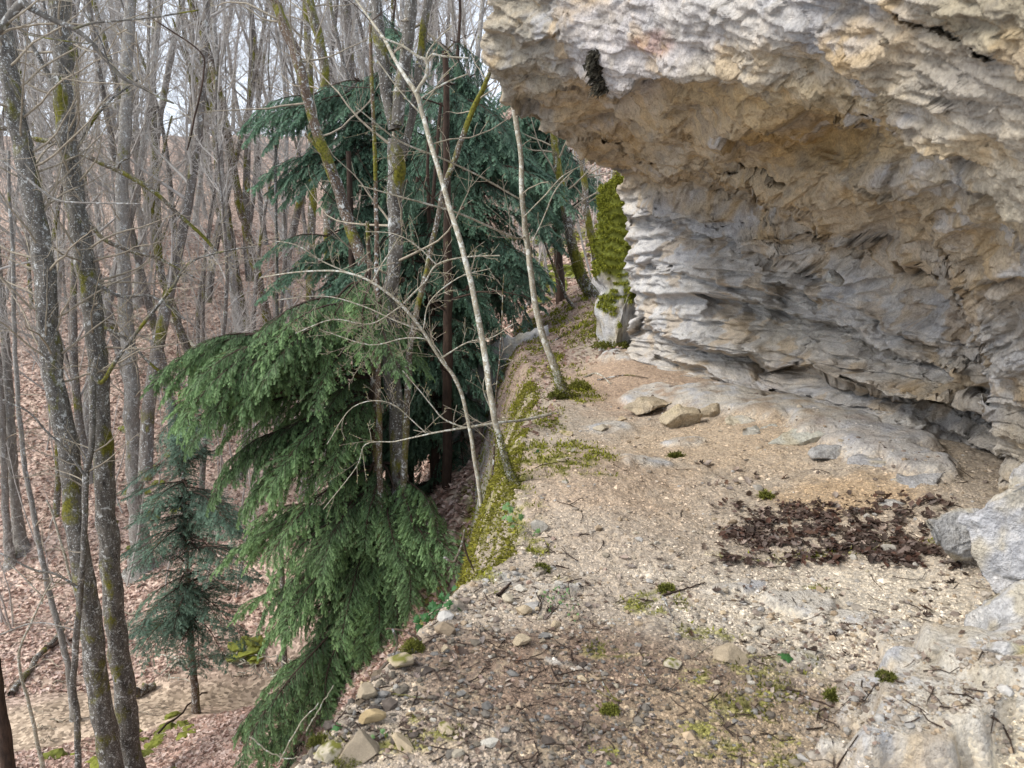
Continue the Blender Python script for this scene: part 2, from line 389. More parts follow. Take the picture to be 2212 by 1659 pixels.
MOSSB = [(1200,1010,110,38),(1150,980,60,40),(1100,1060,50,60),(1075,1150,35,60),(1240,965,60,20),(1190,900,40,22),(1250,850,50,14),(1290,745,50,14),(1330,700,40,16),(1010,1225,50,14),(700,1600,80,30),(960,1570,60,20),(850,1590,60,20),
         (1660,1500,120,40),(1640,1620,150,40),(1620,1400,100,40),(1330,1390,60,16),(1150,1170,40,10),(1760,1250,30,8),(1440,1270,60,14),(1230,1240,30,8),(1540,1350,70,18),(1300,1600,30,12),(1790,1190,200,10),(1520,1560,60,20),(880,1545,40,14),(1430,1290,90,14),(1700,1560,90,50),(1540,1440,60,20),(1265,1000,60,22)]
mossm = np.zeros(len(P))
for q in MOSSB: mossm = np.maximum(mossm, blob(*q, warp=.8))
brink = sstep(-.25, .05, s.ravel())*sstep(3.5, 4.2, P[:, 1])*sstep(10.5, 9, P[:, 1])
mossm = np.maximum(mossm, brink*.9); mossm = np.maximum(mossm, sstep(.1,.3,BN)*far*.8)
mossm = mossm*sstep(-.15, .2, FN+.8*F2)
lay(mossm, (.17,.17,.035), .85)
mcol = c
fm = mk[:-1, :-1].ravel() > .55; fm |= (s[:-1, :-1].ravel() > .12)
ld = obj('ledge_path', mesh('ledge_path', P, grid_faces(nr, nc), [M_SOIL, M_ROCK], c, midx=fm.astype(np.int32)), kind='structure')
LP, LM = P, mossm
print('ledge done')

# ------------------------------------------------------------------ the overhanging cliff
DC = [ # px, py, distance
 (1000,-350,5.2),(1030,0,5.3),(1038,80,5.5),(1050,165,5.8),(1085,215,6.0),(1130,240,6.2),(1183,285,6.5),(1216,305,6.8),(1275,338,7.3),(1333,368,7.9),(1352,395,8.7),(1356,500,9.1),(1365,630,9.4),(1362,700,9.5),
 (1240,0,4.7),(1240,-350,4.5),(1213,60,4.8),(1206,163,5.3),(1219,202,5.5),(1400,0,4.0),(1400,150,4.4),(1346,202,4.9),(1320,250,5.6),(1400,300,6.1),(1460,370,6.7),(1500,400,7.2),(1450,500,8.1),(1450,650,8.2),(1450,750,8.4),
 (1600,-350,3.4),(1600,0,3.2),(1500,130,3.8),(1600,180,3.6),(1620,270,4.0),(1560,300,4.7),(1620,350,5.2),(1620,410,6.0),(1600,480,6.9),(1600,600,7.2),(1600,720,7.1),(1650,830,6.9),
 (1750,-350,2.8),(1750,0,2.7),(1750,120,2.9),(1750,220,3.1),(1720,290,4.0),(1800,300,3.9),(1850,340,3.7),(1800,400,4.3),(1800,480,5.2),(1800,560,5.9),(1800,700,5.9),(1800,820,5.8),
 (1950,-350,2.2),(1950,0,2.15),(1950,150,2.35),(1950,290,2.6),(1950,380,3.0),(1950,450,3.5),(1980,560,4.2),(2000,700,4.7),(2000,820,4.8),(1980,900,4.9),
 (2150,-350,1.75),(2150,0,1.65),(2150,150,1.8),(2150,300,2.0),(2150,420,2.25),(2150,520,2.7),(2120,640,3.3),(2130,760,3.9),(2130,880,4.2),(2140,960,4.35),
 (2400,-350,1.4),(2400,0,1.35),(2400,300,1.55),(2400,500,1.8),(2400,700,2.2),(2400,900,2.7),(2400,1000,3.0),(2700,-350,1.2),(2700,0,1.2),(2700,400,1.35),(2700,800,1.8),(2700,1100,2.4)]
for (a, b), w in zip(FOOT_PX, FOOT): DC.append((a, b, w[1]))
DC = np.array(DC, float)
_dep = RBF(DC[:, :2]/500, np.log(DC[:, 2]), .004)
Lc = np.array([(1030,-350),(1045,-150),(1056,0),(1060,80),(1072,165),(1096,210),(1130,240),(1183,284),(1216,304),(1275,337),(1333,367),(1350,392),(1355,500),(1366,630),(1362,700),(1372,782),(1375,812)], float)
C2 = [(-350),-190,-60,40,120,190,235,280,315,350,385,420,520,640,720,832,864]
C3 = [-350,-200,-80,20,110,170,215,255,290,330,380,430,540,680,790,908,942]
C4 = [-350,-210,-90,10,100,170,230,290,340,390,450,520,640,780,870,960,996]
C5 = [-350,-220,-110,0,100,180,250,320,390,460,540,630,760,880,960,1035,1075]
C6 = [-350,-230,-120,0,110,210,300,390,470,560,650,750,880,1010,1120,1300,1360]
vs = np.linspace(0, 1, len(Lc)); NR, NCc = 600, 700
v = np.linspace(0, 1, NR)
v = np.interp(v, np.linspace(0, 1, 5), [0, .11, .55, .82, 1.0])
cx = [1500, 1750, 1960, 2152, 2700]; 
Lx = np.interp(v, vs, Lc[:, 0]); Ly = np.interp(v, vs, Lc[:, 1])
cols = [np.stack([Lx, Ly], 1)] + [np.stack([np.full(NR, x_), np.interp(v, vs, cc)], 1) for x_, cc in zip(cx, (C2, C3, C4, C5, C6))]
KX = [0, .36, .58, .76, .92, 1.0]
u = np.linspace(0, 1, NCc)
PX = np.stack([np.interp(u, KX, [cl[i, 0] for cl in cols]) for i in range(NR)])
PY = np.stack([np.interp(u, KX, [cl[i, 1] for cl in cols]) for i in range(NR)])
D = np.exp(_dep(PX/500, PY/500))
# ledges and lips: a polyline, how far the rock below it falls back, over what reach (px)
LIPS = [([(1706,621),(1813,660),(1869,677),(1924,722),(1973,735),(2022,742)], .22, 55),
 ([(1560,640),(1673,664),(1748,690),(1836,700),(1875,732),(1940,765),(2022,787),(2119,833)], .30, 60),
 ([(1390,700),(1480,735),(1566,768),(1625,774),(1673,794),(1703,784),(1768,800),(1794,817),(1872,830),(1918,852),(1957,856),(2038,865),(2152,885)], .42, 60),
 ([(1440,770),(1540,805),(1620,850),(1680,840),(1740,860)], .22, 35),
 ([(1380,560),(1450,575),(1530,600),(1600,610),(1680,640)], .18, 40), ([(1365,470),(1440,470),(1520,500),(1600,500),(1700,540),(1780,560)], .22, 45),
 ([(1148,208),(1219,202),(1310,228),(1346,202),(1382,166),(1428,159),(1493,156),(1560,170)], .38, 90),
 ([(1174,247),(1252,247),(1336,257),(1379,283),(1460,293),(1525,325),(1620,351)], .22, 45),
 ([(1183,283),(1280,300),(1346,303),(1379,335),(1444,368),(1590,371)], .25, 40),
 ([(1333,366),(1493,387),(1620,410),(1700,445),(1800,500),(1900,550),(2020,600),(2130,680)], .42, 90),
 ([(1599,277),(1706,247),(1748,234),(1820,238),(1878,254),(1918,293),(1989,312),(2087,345)], .5, 80),
 ([(1846,404),(1924,433),(1989,417),(2054,387),(2139,420),(2212,466),(2400,540)], .30, 80),
 ([(1566,390),(1647,420),(1712,423),(1742,456),(1794,488),(1870,520)], .30, 60),
 ([(1240,30),(1350,60),(1430,110)], -.06, 60), ([(1213,-60),(1226,59),(1206,163),(1216,202)], .0, 30),
 ([(1934,20),(2061,75),(2152,114),(2260,150)], .07, 50), ([(1700,90),(1830,130),(1930,190),(2060,230)], .08, 50),
 ([(1060,60),(1130,90),(1200,70)], .12, 40), ([(1060,140),(1100,150),(1160,140)], .14, 40),
 ([(2000,470),(2060,600),(2120,740),(2150,860),(2175,960),(2205,1040)], .75, 90),
 ([(2212,560),(2300,620),(2400,660)], .2, 60), ([(2150,690),(2230,760),(2400,800)], .2, 50)]
qx = PX.ravel() + 12*n2(PX, PY, .02, 71, 3).ravel(); qy = PY.ravel() + 12*n2(PX, PY, .018, 72, 4).ravel()
dD = np.zeros(NR*NCc)
for pl, A, L in LIPS:
    pl = np.array(pl, float); bd = np.full(len(qx), 1e9); sg = np.zeros(len(qx)); en = np.zeros(len(qx))
    for i in range(len(pl)-1):
        a, b = pl[i], pl[i+1]; ab = b-a; l2 = (ab**2).sum()
        t_ = ((qx-a[0])*ab[0]+(qy-a[1])*ab[1])/l2; tc = np.clip(t_, 0, 1)
        dx, dy = qx-(a[0]+tc*ab[0]), qy-(a[1]+tc*ab[1]); d_ = np.hypot(dx, dy)
        sd = (ab[0]*(qy-a[1])-ab[1]*(qx-a[0]))/math.sqrt(l2)
        m_ = d_ < bd; bd = np.where(m_, d_, bd); sg = np.where(m_, sd, sg)
        out = np.zeros(len(qx))
        if i == 0: out = np.maximum(out, -t_*math.sqrt(l2))
        if i == len(pl)-2: out = np.maximum(out, (t_-1)*math.sqrt(l2))
        en = np.where(m_, out, en)
    ss = np.where(sg >= 0, bd, -bd)
    fall = sstep(-3, 7, ss)*np.exp(-np.clip(ss-7, 0, None)/L) - .25*sstep(-L*.8, 0, ss)*(ss < 0)*1.0
    dD += A*fall*np.exp(-(en/25)**2)
for pl in ([(1303,304),(1330,301),(1354,298)], [(1372,351),(1392,349),(1412,346)], [(1498,367),(1525,372),(1550,369),(1588,372)], [(1934,20),(2000,45),(2061,75),(2110,96),(2160,118)], [(1820,815),(1870,835),(1925,856)], [(2090,868),(2150,884)], [(1870,240),(1895,262),(1900,280)], [(1620,362),(1650,372),(1700,392)]):
    pl = np.array(pl, float); bd = np.full(len(qx), 1e9); wx = PX.ravel(); wy = PY.ravel()+2.5*n2(PX, PY, .09, 73, 2).ravel()
    for i in range(len(pl)-1):
        a, b = pl[i], pl[i+1]; ab = b-a; tc = np.clip(((wx-a[0])*ab[0]+(wy-a[1])*ab[1])/(ab**2).sum(), 0, 1); bd = np.minimum(bd, np.hypot(wx-(a[0]+tc*ab[0]), wy-(a[1]+tc*ab[1])))
    dD += .22*np.exp(-(bd/2.8)**2)
D = D + dD.reshape(NR, NCc)*np.clip(D/5, .45, 1.3)
# wide recess of the ochre hollow
D += .5*np.exp(-((PX-1760)/120)**2-((PY-300)/50)**2)
D0 = D - dD.reshape(NR, NCc)*np.clip(D/5, .45, 1.3)
P = at(PX.ravel(), PY.ravel(), D.ravel()).reshape(NR, NCc, 3); P0 = at(PX.ravel(), PY.ravel(), D0.ravel()).reshape(NR, NCc, 3)
# turn the surface away behind its left outline
tan = np.gradient(np.stack([Lx, Ly], 1), axis=0); tan /= np.linalg.norm(tan, axis=1)[:, None]+1e-9
for _ in range(12): tan[1:-1] = (tan[:-2]+tan[1:-1]*2+tan[2:])/4
inw = np.stack([tan[:, 1], -tan[:, 0]], 1)           # into the rock, in picture axes (x right, y down)
def resample(A, axis, mix=.75):
    A = np.moveaxis(A, axis, 0); n = len(A); d = np.linalg.norm(np.diff(A[..., :3], axis=0), axis=-1)/np.linalg.norm((A[1:, ..., :3]+A[:-1, ..., :3])/2-CAM, axis=-1)
    pxs = np.hypot(np.diff(A[..., 6], axis=0), np.diff(A[..., 7], axis=0))/FPX
    g = mix*np.minimum(d, 14*pxs.mean())+(1-mix)*pxs; k = 21; pad = np.pad(g, ((0, 0), (k, k)), mode='edge'); cs = np.cumsum(pad, axis=1); g = (cs[:, 2*k:]-np.pad(cs, ((0, 0), (1, 0)))[:, :-1][:, :cs.shape[1]-2*k])/(2*k+1)
    s_ = np.concatenate([np.zeros((1,)+g.shape[1:]), np.cumsum(g, axis=0)]); out = np.empty_like(A)
    for j in range(A.shape[1]):
        q = np.linspace(0, s_[-1, j], n)
        for c_ in range(A.shape[2]): out[:, j, c_] = np.interp(q, s_[:, j], A[:, j, c_])
    return np.moveaxis(out, 0, axis)
A8 = np.concatenate([P, P0, PX[..., None], PY[..., None]], -1); A8 = resample(A8, 0); A8 = resample(A8, 1, .6)
P, P0, PX, PY = A8[..., :3].copy(), A8[..., 3:6].copy(), A8[..., 6].copy(), A8[..., 7].copy(); Lx, Ly = PX[:, 0], PY[:, 0]
NB = 60; back = []
rdir = P[:, 0]-CAM; rdir /= np.linalg.norm(rdir, axis=1)[:, None]
for k in range(NB, 0, -1):
    q = k/NB
    off = rdir*(q*3.0) + (np.array([1, 0, 0])*inw[:, :1] + np.array([0, 0, 1])*(-inw[:, 1:]))*(2.2*q*q)
    back.append(P[:, 0]+off)
P = np.concatenate([np.stack(back, 1), P], 1); P0 = np.concatenate([np.stack(back, 1)+(P0[:, :1]-P[:, NB:NB+1]), P0], 1); NC = NCc+NB
PXf = np.concatenate([np.repeat(PX[:, :1], NB, 1), PX], 1).ravel(); PYf = np.concatenate([np.repeat(PY[:, :1], NB, 1), PY], 1).ravel()
# relief in the rock's own space, along the outward normal
def normals(P):
    du = np.gradient(P, axis=1); dv = np.gradient(P, axis=0); n = np.cross(dv, du); n /= np.linalg.norm(n, axis=2)[..., None]+1e-12
    return n
Nn = normals(P0)
sgn = np.sign(((CAM-P)*Nn).sum(-1)[:, NB+50:].mean()); Nn *= sgn
Np = Nn.copy()
for _ in range(25):
    Np[1:-1] = (Np[:-2]+Np[2:]+Np[1:-1])/3; Np[:, 1:-1] = (Np[:, :-2]+Np[:, 2:]+Np[:, 1:-1])/3
Np /= np.linalg.norm(Np, axis=2)[..., None]
Q = P.reshape(-1, 3)
dist = np.linalg.norm(Q-CAM, axis=1)
ta, tp = Q[:, 0]*.28-Q[:, 1]*.96, Q[:, 0]*.96+Q[:, 1]*.28     # along the beds, across them
B = np.stack([ta, tp, Q[:, 2]-.05*ta], 1)
wz = B[:, 2] + .09*fbm(B*np.array([.5, .9, .9]), 3, 81) + .03*fbm(B*np.array([1.2, 3, 3]), 3, 82) + .16*tp
def strata(H, seed):
    tt_ = wz/H; k = np.floor(tt_); f = tt_-k
    h = lambda kk: perlin(np.stack([ta*.16/H+kk*3.1, tp*.4/H, kk*7.77], 1), seed)
    a, b = h(k), h(k+1)
    return a*(1-sstep(.75, 1, f)) + b*sstep(.75, 1, f) + .35*(1-f)**2*sstep(0, .06, f)
wallm = sstep(300, 480, PYf)                           # the bedded lower wall
near = sstep(5.5, 2.5, dist)
s1 = PXf+.30*PYf; s2 = PYf-.30*PXf; ps = lambda a, b, k: np.stack([s1/a+k, s2/b, np.full(len(s1), k*1.7)], 1)
disp = .15*(.3+.7*wallm)*strata(.30, 83) + .075*(.08+.92*wallm)*strata(.11, 84) + .022*wallm*strata(.04, 85)
grain = (.075*fbm(ps(190, 50, 1), 4, 95, .5) + .012*ridged(ps(70, 17, 2), 3, 96) + .045*facets(ps(90, 34, 3)+.2*fbm(ps(120, 60, 4), 2, 97)[:, None], 98)[0] + .012*facets(ps(34, 12, 5)+.15*fbm(ps(50, 25, 6), 2, 97)[:, None], 99)[0])
disp += (1-.75*wallm)*grain*(1-.6*np.exp(-((PXf-1400)/170)**2-((PYf-50)/90)**2))
w1 = .14*fbm(Q*1.5, 2, 85)[:, None]
f1, e1 = facets(B*np.array([.8, 1.8, 3.4])+w1, 86)
f2, e2 = facets(B*np.array([2.2, 5., 10.0])+w1*2, 88)
f3, e3 = facets(B*np.array([7, 15, 26.])+w1*3, 89)
dPv = np.linalg.norm(np.gradient(P, axis=0), axis=2).ravel(); dPu = np.linalg.norm(np.gradient(P, axis=1), axis=2).ravel()
st = np.maximum(dPv, dPu)/(dist*.0011); att = np.clip(2.2/st, .12, 1)**1.3
att = att.reshape(NR, NC)
for _ in range(4): att[1:-1] = (att[:-2]+att[2:]+att[1:-1])/3; att[:, 1:-1] = (att[:, :-2]+att[:, 2:]+att[:, 1:-1])/3
att = att.ravel(); smoothface = 1-.75*np.exp(-((PXf-1400)/190)**2-((PYf-50)/100)**2)
disp += .055*f1*smoothface + (.034*f2*(.35+.65*wallm) + .016*f3*(.5+.5*wallm))*att*smoothface
disp += .05*fbm(Q*1.1, 3, 90) + .010*fbm(B*np.array([4, 9, 12]), 3, 91, .6)
disp += (.008*ridged(Q*22, 2, 93)*near + .0035*fbm(Q*55, 2, 94))*att
disp *= np.clip(dist/5, .42, 1.15)
disp *= 1-.55*np.exp(-((PXf-1290)/60)**2-((PYf-20)/120)**2)
P2 = (Q + Np.reshape(-1, 3)*disp[:, None]).reshape(NR, NC, 3)
# colour of the stone, with the overhang-shaded lower wall lightened
c = np.tile(np.array([.50, .445, .36]), (len(Q), 1))
def lay(mask, colr, k=1.0):
    global c
    mask = np.clip(mask*k, 0, 1)[:, None]; c = c*(1-mask)+np.array(colr)*mask
BB = B*np.array([.5, 1., 1.3]); cn = fbm(BB*1.1, 4, 101); cn2 = fbm(BB*2.6+4, 4, 102); cn3 = fbm(BB*7, 4, 103); cst = fbm(np.stack([ta*.7, tp*1.4, wz*7], 1), 4, 104)
def pb(x, y, rx, ry, warp=.5): return 1-sstep(.4, 1.2, np.hypot((PXf-x)/rx, (PYf-y)/ry)+warp*cn2)
lay(sstep(-.1, .35, cn), (.36, .36, .375)); lay(sstep(.0, .4, cst), (.48, .385, .26), .85); lay(sstep(.1, .4, fbm(BB*1.6+20, 4, 106))*(1-wallm*.5), (.36, .33, .29), .7); lay(sstep(.15, .4, fbm(BB*2.0-9, 4, 107))*(1-wallm*.7), (.50, .36, .19), .65);
lay(pb(1440,560,130,150), (.47, .475, .50), .9); lay(pb(1500,680,160,90), (.46, .47, .49), .8); lay(pb(1400,700,60,90), (.50, .50, .51), .7)
lay(pb(1420,60,230,120), (.53, .50, .49), .9); lay(pb(1650,30,260,80), (.47, .45, .43), .8); lay(pb(1360,190,90,60), (.50, .475, .46), .8)
lay(pb(1120,110,110,150), (.36, .325, .26), .8); lay(pb(1850,180,330,80), (.46, .41, .33), .7); lay(pb(2060,90,150,80), (.38, .33, .26), .6)
lay(pb(2150,30,120,90), (.36, .31, .21), .7); lay(pb(1420,90,50,25), (.33, .20, .17), .7)
lay(pb(1350,300,170,60), (.40, .335, .25), .8); lay(pb(1560,240,150,70), (.44, .33, .19), .8)
lay(pb(1760,300,170,75,.4), (.46, .30, .11), .88); lay(pb(1640,360,200,60), (.47, .39, .27), .7); lay(pb(1900,450,260,60), (.46, .385, .27), .7)
lay(pb(1950,560,200,110), (.40, .35, .28), .7); lay(pb(1540,200,80,40), (.45, .30, .13), .8); lay(pb(1580,220,60,30), (.48,.28,.09), .7)
lay(pb(1700,210,330,45), (.50,.40,.25), .7); lay(pb(2050,330,200,70), (.53,.46,.35), .7); lay(pb(1880,300,260,60), (.50,.37,.19), .6)
lay(pb(2160,480,120,120), (.46, .42, .33), .7); lay(pb(2180,720,80,200), (.40, .37, .33), .8)
lay(pb(1720,800,140,25), (.47, .33, .17), .8); lay(pb(1900,835,90,14), (.42, .27, .10), .8); lay(pb(1600,850,100,40), (.40, .31, .25), .7)
lay(pb(1850,600,380,130), (.54, .50, .45), .75); lay(pb(1930,950,260,60), (.33, .33, .34), .7); lay(pb(1750,470,200,60), (.43, .40, .36), .7); lay(pb(1650,700,160,60), (.42,.40,.36), .6)  # first patch paled to make up for the overhang's shade
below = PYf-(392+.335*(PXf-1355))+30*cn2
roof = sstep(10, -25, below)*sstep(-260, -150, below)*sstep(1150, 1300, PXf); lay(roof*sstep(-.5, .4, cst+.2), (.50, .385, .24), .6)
wl = sstep(-5, 45, below)*sstep(2230, 2130, PXf); lay(wl*sstep(-.6, .1, cn+.25), (.56, .55, .535), .62); lay(wl*sstep(.12, .4, cn2)*.5, (.44, .44, .46), .7)  # pale grey wall, lightened further where the roof blocks the sky
lay(sstep(.28, .5, cn3)*sstep(-.2,.3,cn), (.52, .52, .53), .6); lay(sstep(.35, .6, -cn3), (.24, .215, .18), .5); lay(sstep(.2,.42,fbm(Q*3.3+9,4,105)), (.47,.31,.12), .35)
ck = np.clip(1-e1/.07, 0, 1)*sstep(0,.3,cn3+.1); lay(ck, (.18, .155, .12), .5)
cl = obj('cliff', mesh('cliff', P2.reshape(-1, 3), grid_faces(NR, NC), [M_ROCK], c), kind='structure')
CP2, CPX, CPY = P2, PXf.reshape(NR, NC), PYf.reshape(NR, NC)
print('cliff done')
# ------------------------------------------------------------------ tubes, trunks, twigs
def tube_arrays(pts, rad, n=8, rough=0.0, seed=0, cap=False):
    pts = np.asarray(pts, float); m = len(pts); rad = np.asarray(rad, float)
    T = np.gradient(pts, axis=0); T /= np.linalg.norm(T, axis=1)[:, None]+1e-9
    ref = np.array([0.3, 0.9, 0.2]) if abs(T[0, 1]) < .8 else np.array([1., 0, .2])
    U = np.cross(T, ref); U /= np.linalg.norm(U, axis=1)[:, None]+1e-9; Vv = np.cross(T, U)
    a = np.arange(n)/n*2*math.pi
    R = rad[:, None]*np.ones(n)[None]
    if rough:
        q = np.stack([np.repeat(pts[:, 2:3], n, 1)*2.2+seed, np.cos(a)[None]*1.3+np.zeros((m, 1))+pts[:, :1]*1.5, np.sin(a)[None]*1.3+np.zeros((m, 1))], -1).reshape(-1, 3)
        R = R*(1+rough*fbm(q, 3, int(seed) % 97).reshape(m, n))
    V = pts[:, None]+R[..., None]*(np.cos(a)[None, :, None]*U[:, None]+np.sin(a)[None, :, None]*Vv[:, None])
    i = np.arange(m-1)[:, None]*n; j = np.arange(n)[None]; k = (j+1) % n
    F = np.stack([i+j, i+k, i+k+n, i+j+n], -1).reshape(-1, 4)
    return V.reshape(-1, 3), F
class Acc:
    def __init__(s): s.V = []; s.F = []; s.n = 0
    def add(s, V, F): s.V.append(V); s.F.append(F+s.n); s.n += len(V)
    def tube(s, *a, **k): s.add(*tube_arrays(*a, **k))
    def build(s, name, mats, origin=(0, 0, 0), col=None):
        return mesh(name, np.concatenate(s.V)-np.asarray(origin), np.concatenate(s.F), mats, col)
def smooth_path(pts, k=6):
    """Catmull-Rom through rows of any width"""
    P = np.asarray(pts, float); P = np.vstack([2*P[0]-P[1], P, 2*P[-1]-P[-2]]); out = []
    for i in range(1, len(P)-2):
        t = np.linspace(0, 1, k, endpoint=False)[:, None]
        a, b, c_, d = P[i-1], P[i], P[i+1], P[i+2]
        out.append(.5*((2*b)+(-a+c_)*t+(2*a-5*b+4*c_-d)*t*t+(-a+3*b-3*c_+d)*t**3))
    out.append(P[-2][None]); return np.concatenate(out)
def twig_path(p, d, L, wig, rng, droop=0., n=None):
    n = n or max(3, int(L/.12)); n = min(n, 9); pts = [p]; d = d/np.linalg.norm(d)
    for _ in range(n):
        d = d + rng.randn(3)*wig + np.array([0, 0, droop]); d /= np.linalg.norm(d); pts.append(pts[-1]+d*L/n)
    return np.array(pts)
def grow(acc, path, r0, level, rng, dens, lfrac=.45, wig=.16, rmin=.0012, spread=.9, up=.25, budget=None, tips=None):
    """side twigs along a path"""
    L = np.linalg.norm(np.diff(path, axis=0), axis=1).sum(); n = max(2, int(L*dens))
    for k in range(n):
        t = rng.uniform(.12, 1.0); f = t*(len(path)-1); i = min(int(f), len(path)-2); p = path[i]+(path[i+1]-path[i])*(f-i)
        T = path[i+1]-path[i]; T = T/(np.linalg.norm(T)+1e-9)
        s = rng.randn(3); s -= T*s.dot(T); s /= np.linalg.norm(s)+1e-9
        d = T*rng.uniform(.4, 1)+s*spread+np.array([0, 0, up])
        l = L*lfrac*rng.uniform(.45, 1.1)*(1.15-t*.7); r = max(r0*(1-.75*t)*.5, rmin)
        q = twig_path(p, d, l, wig, rng)
        acc.tube(q, np.linspace(r, max(r*.35, rmin*.8), len(q)), n=3)
        if tips is not None: tips.append(q[-1]); tips.append(q[len(q)//2])
        if level > 1: grow(acc, q, r, level-1, rng, dens*1.5, lfrac*.9, wig, rmin, spread, up, tips=tips)

def px_tube(pts, Y, extra_top=0., to_ground=True, k=7, jit=.0, seed=1, hf=None):
    """picture polyline (x, y, width) at distance Y (number or per-point list) -> world path and radii"""
    pts = np.array(pts, float); Yl = np.full(len(pts), Y, float) if np.isscalar(Y) else np.array(Y, float)
    P = at(pts[:, 0], pts[:, 1], Yl); depth = Yl
    R = pts[:, 2]*.5*depth/FPX*.93
    A = np.column_stack([P, R])
    if extra_top > 0:
        d = A[0, :3]-A[1, :3]; d /= np.linalg.norm(d); A = np.vstack([np.append(A[0, :3]+d*extra_top, A[0, 3]*.72), A])
    if to_ground:
        d = A[-1, :3]-A[-2, :3]; d /= np.linalg.norm(d); d[2] = min(d[2], -.75); p = A[-1, :3].copy(); hf = hf or ground_h
        for _ in range(300):
            if p[2] < float(hf(p[0:1], p[1:2])[0])-.15: break
            p = p+d*.1
        if np.linalg.norm(p-A[-1, :3]) > .25:
            A = np.vstack([A, np.append((A[-1, :3]+p)/2, A[-1, 3]*1.06), np.append(p, A[-1, 3]*1.3)])
    S_ = smooth_path(A, k)
    wv = R[0]*.22+.008*math.sqrt(float(np.mean(depth))/5)
    S_[:, 0] += wv*fbm(S_[:, :3]*1.6+seed, 3, seed % 90, .6); S_[:, 1] += wv*fbm(S_[:, :3]*1.6-seed, 3, seed % 80)
    if jit:
        rng = np.random.RandomState(seed); w = fbm(S_[:, :3]*1.7+seed, 3, seed % 90)
        S_[:, 0] += jit*w; S_[:, 3] *= 1+.06*rng.randn(len(S_))
    return S_[:, :3], np.clip(S_[:, 3], .0015, None)

def moss_foot(t, P, R, h, seed, n=900, size=.010):
    rng = np.random.RandomState(seed); m = np.nonzero(P[:, 2] < P[-1, 2]+h)[0]; i = m[0]+(len(P)-1-m[0])*rng.rand(n)**.8; j = np.minimum(i.astype(int), len(P)-2); f = (i-j)[:, None]
    c_ = P[j]*(1-f)+P[j+1]*f; r = (R[j]+(R[j+1]-R[j])*f[:, 0]); d = rng.randn(n, 3)*np.array([1, 1, .2]); d /= np.linalg.norm(d, axis=1)[:, None]
    moss_todo.append((c_+d*r[:, None], d, size, t, seed))
moss_todo = []
def flare(P, R):
    h = P[:, 2]-P[-1, 2]; return R*(1+.7*np.exp(-np.abs(h)/.28))
def tree(name, label, pts, Y, mat, limbs=(), twigs=0, top=3.0, n=14, group=None, cat='tree', seed=1, ground=True, twmat=None, tlen=.35, lev=2, rough=.16, limb_mat=None, tw_dens=3., hf=None, buds=False, base_flare=True, upper=True):
    P, R = px_tube(pts, Y, top, ground, seed=seed, hf=hf, jit=.0)
    if ground and base_flare: R = flare(P, R)
    base = P[-1] if ground else P[len(P)//2]
    t = thing(name, label, cat, base, group)
    rng = np.random.RandomState(seed)
    a = Acc(); a.tube(P, R, n=n, rough=rough, seed=seed); obj('trunk', a.build('trunk', [mat], base), t)
    tw = Acc(); tips = []
    for lp, lY in limbs:
        LPt, LR = px_tube(lp, lY, 0, False, k=5, seed=seed)
        b = Acc(); b.tube(LPt, LR, n=8, rough=rough*.7, seed=seed+3); obj('limb', b.build('limb', [limb_mat or mat], base), t)
        if twigs: grow(tw, LPt, LR.mean(), lev, rng, tw_dens, tlen, tips=tips, rmin=.0021 if LPt[:, 1].mean() < 9 else .0034)
    if twigs:
        m_ = int(len(P)*(.55 if ground else 1)); 
        for _ in range(twigs):
            i = rng.randint(0, max(2, m_)); d = rng.randn(3); d[2] = abs(d[2])*.5+.1; d[1] *= .6
            L = rng.uniform(.5, 1)*min(2.6, R[i]*22+.25)
            q = twig_path(P[i], d, L, .13, rng, .03); tw.tube(q, np.linspace(min(R[i]*.3, .02), .003, len(q)), n=4)
            grow(tw, q, .006, max(lev-1, 1), rng, 4., .4, rmin=.0032, tips=tips)
    if tw.n: obj('crown', tw.build('crown', [twmat or B_TWIG], base), t)
    if buds and tips:
        T = np.array(tips); T = T[rng.rand(len(T)) < .6]; sc_ = .009
        o = np.array([(0, 0, .9), (.45, 0, 0), (-.22, .4, 0), (-.22, -.4, 0), (0, 0, -.6)])*sc_
        V = (T[:, None]+o[None]).reshape(-1, 3)-base; i = np.arange(len(T))[:, None, None]*5
        F = (np.array([(0, 1, 2), (0, 2, 3), (0, 3, 1), (4, 2, 1), (4, 3, 2), (4, 1, 3)])[None]+i).reshape(-1, 3)
        obj('bud_cluster', mesh('bud_cluster', V, F, [M_MOSS], np.tile([.42, .40, .20], (len(V), 1))), t, kind='stuff')
    return t, P, R

# ---- the two big lichen-spotted trunks and their neighbours on the left
tree('lichen_tree', 'dark leaning trunk spotted with white lichen, leftmost of the two big trunks', [(-5,-10,32),(18,130,36),(32,250,40),(55,350,42),(75,450,43),(90,550,43),(101,650,44),(110,750,45),(119,829,45),(150,980,46),(161,1130,47),(186,1280,49),(205,1430,52),(220,1530,53),(241,1659,56)], 11.3, B_LICHEN, twigs=36, seed=11, n=20, tlen=.5)
tree('lichen_tree', 'tall mottled trunk with moss bands, right of the darker leaning trunk', [(128,0,38),(134,100,40),(140,200,40),(145,300,41),(158,400,41),(173,500,42),(190,600,43),(205,700,43),(213,800,44),(222,980,45),(230,1130,46),(245,1280,47),(260,1430,49),(275,1554,52),(284,1659,54)], 12.0, B_LICHEN,
     tw_dens=7, limbs=[([(140,210,14),(100,150,10),(60,80,7),(20,30,5)],12.0),([(190,600,10),(260,640,8),(330,640,5),(400,690,4)],11.6),([(205,700,10),(270,730,8),(330,790,6),(420,850,5),(505,905,4)],12.6),([(160,330,9),(215,240,6),(300,170,4)],12.4)], twigs=32, seed=12, n=20)
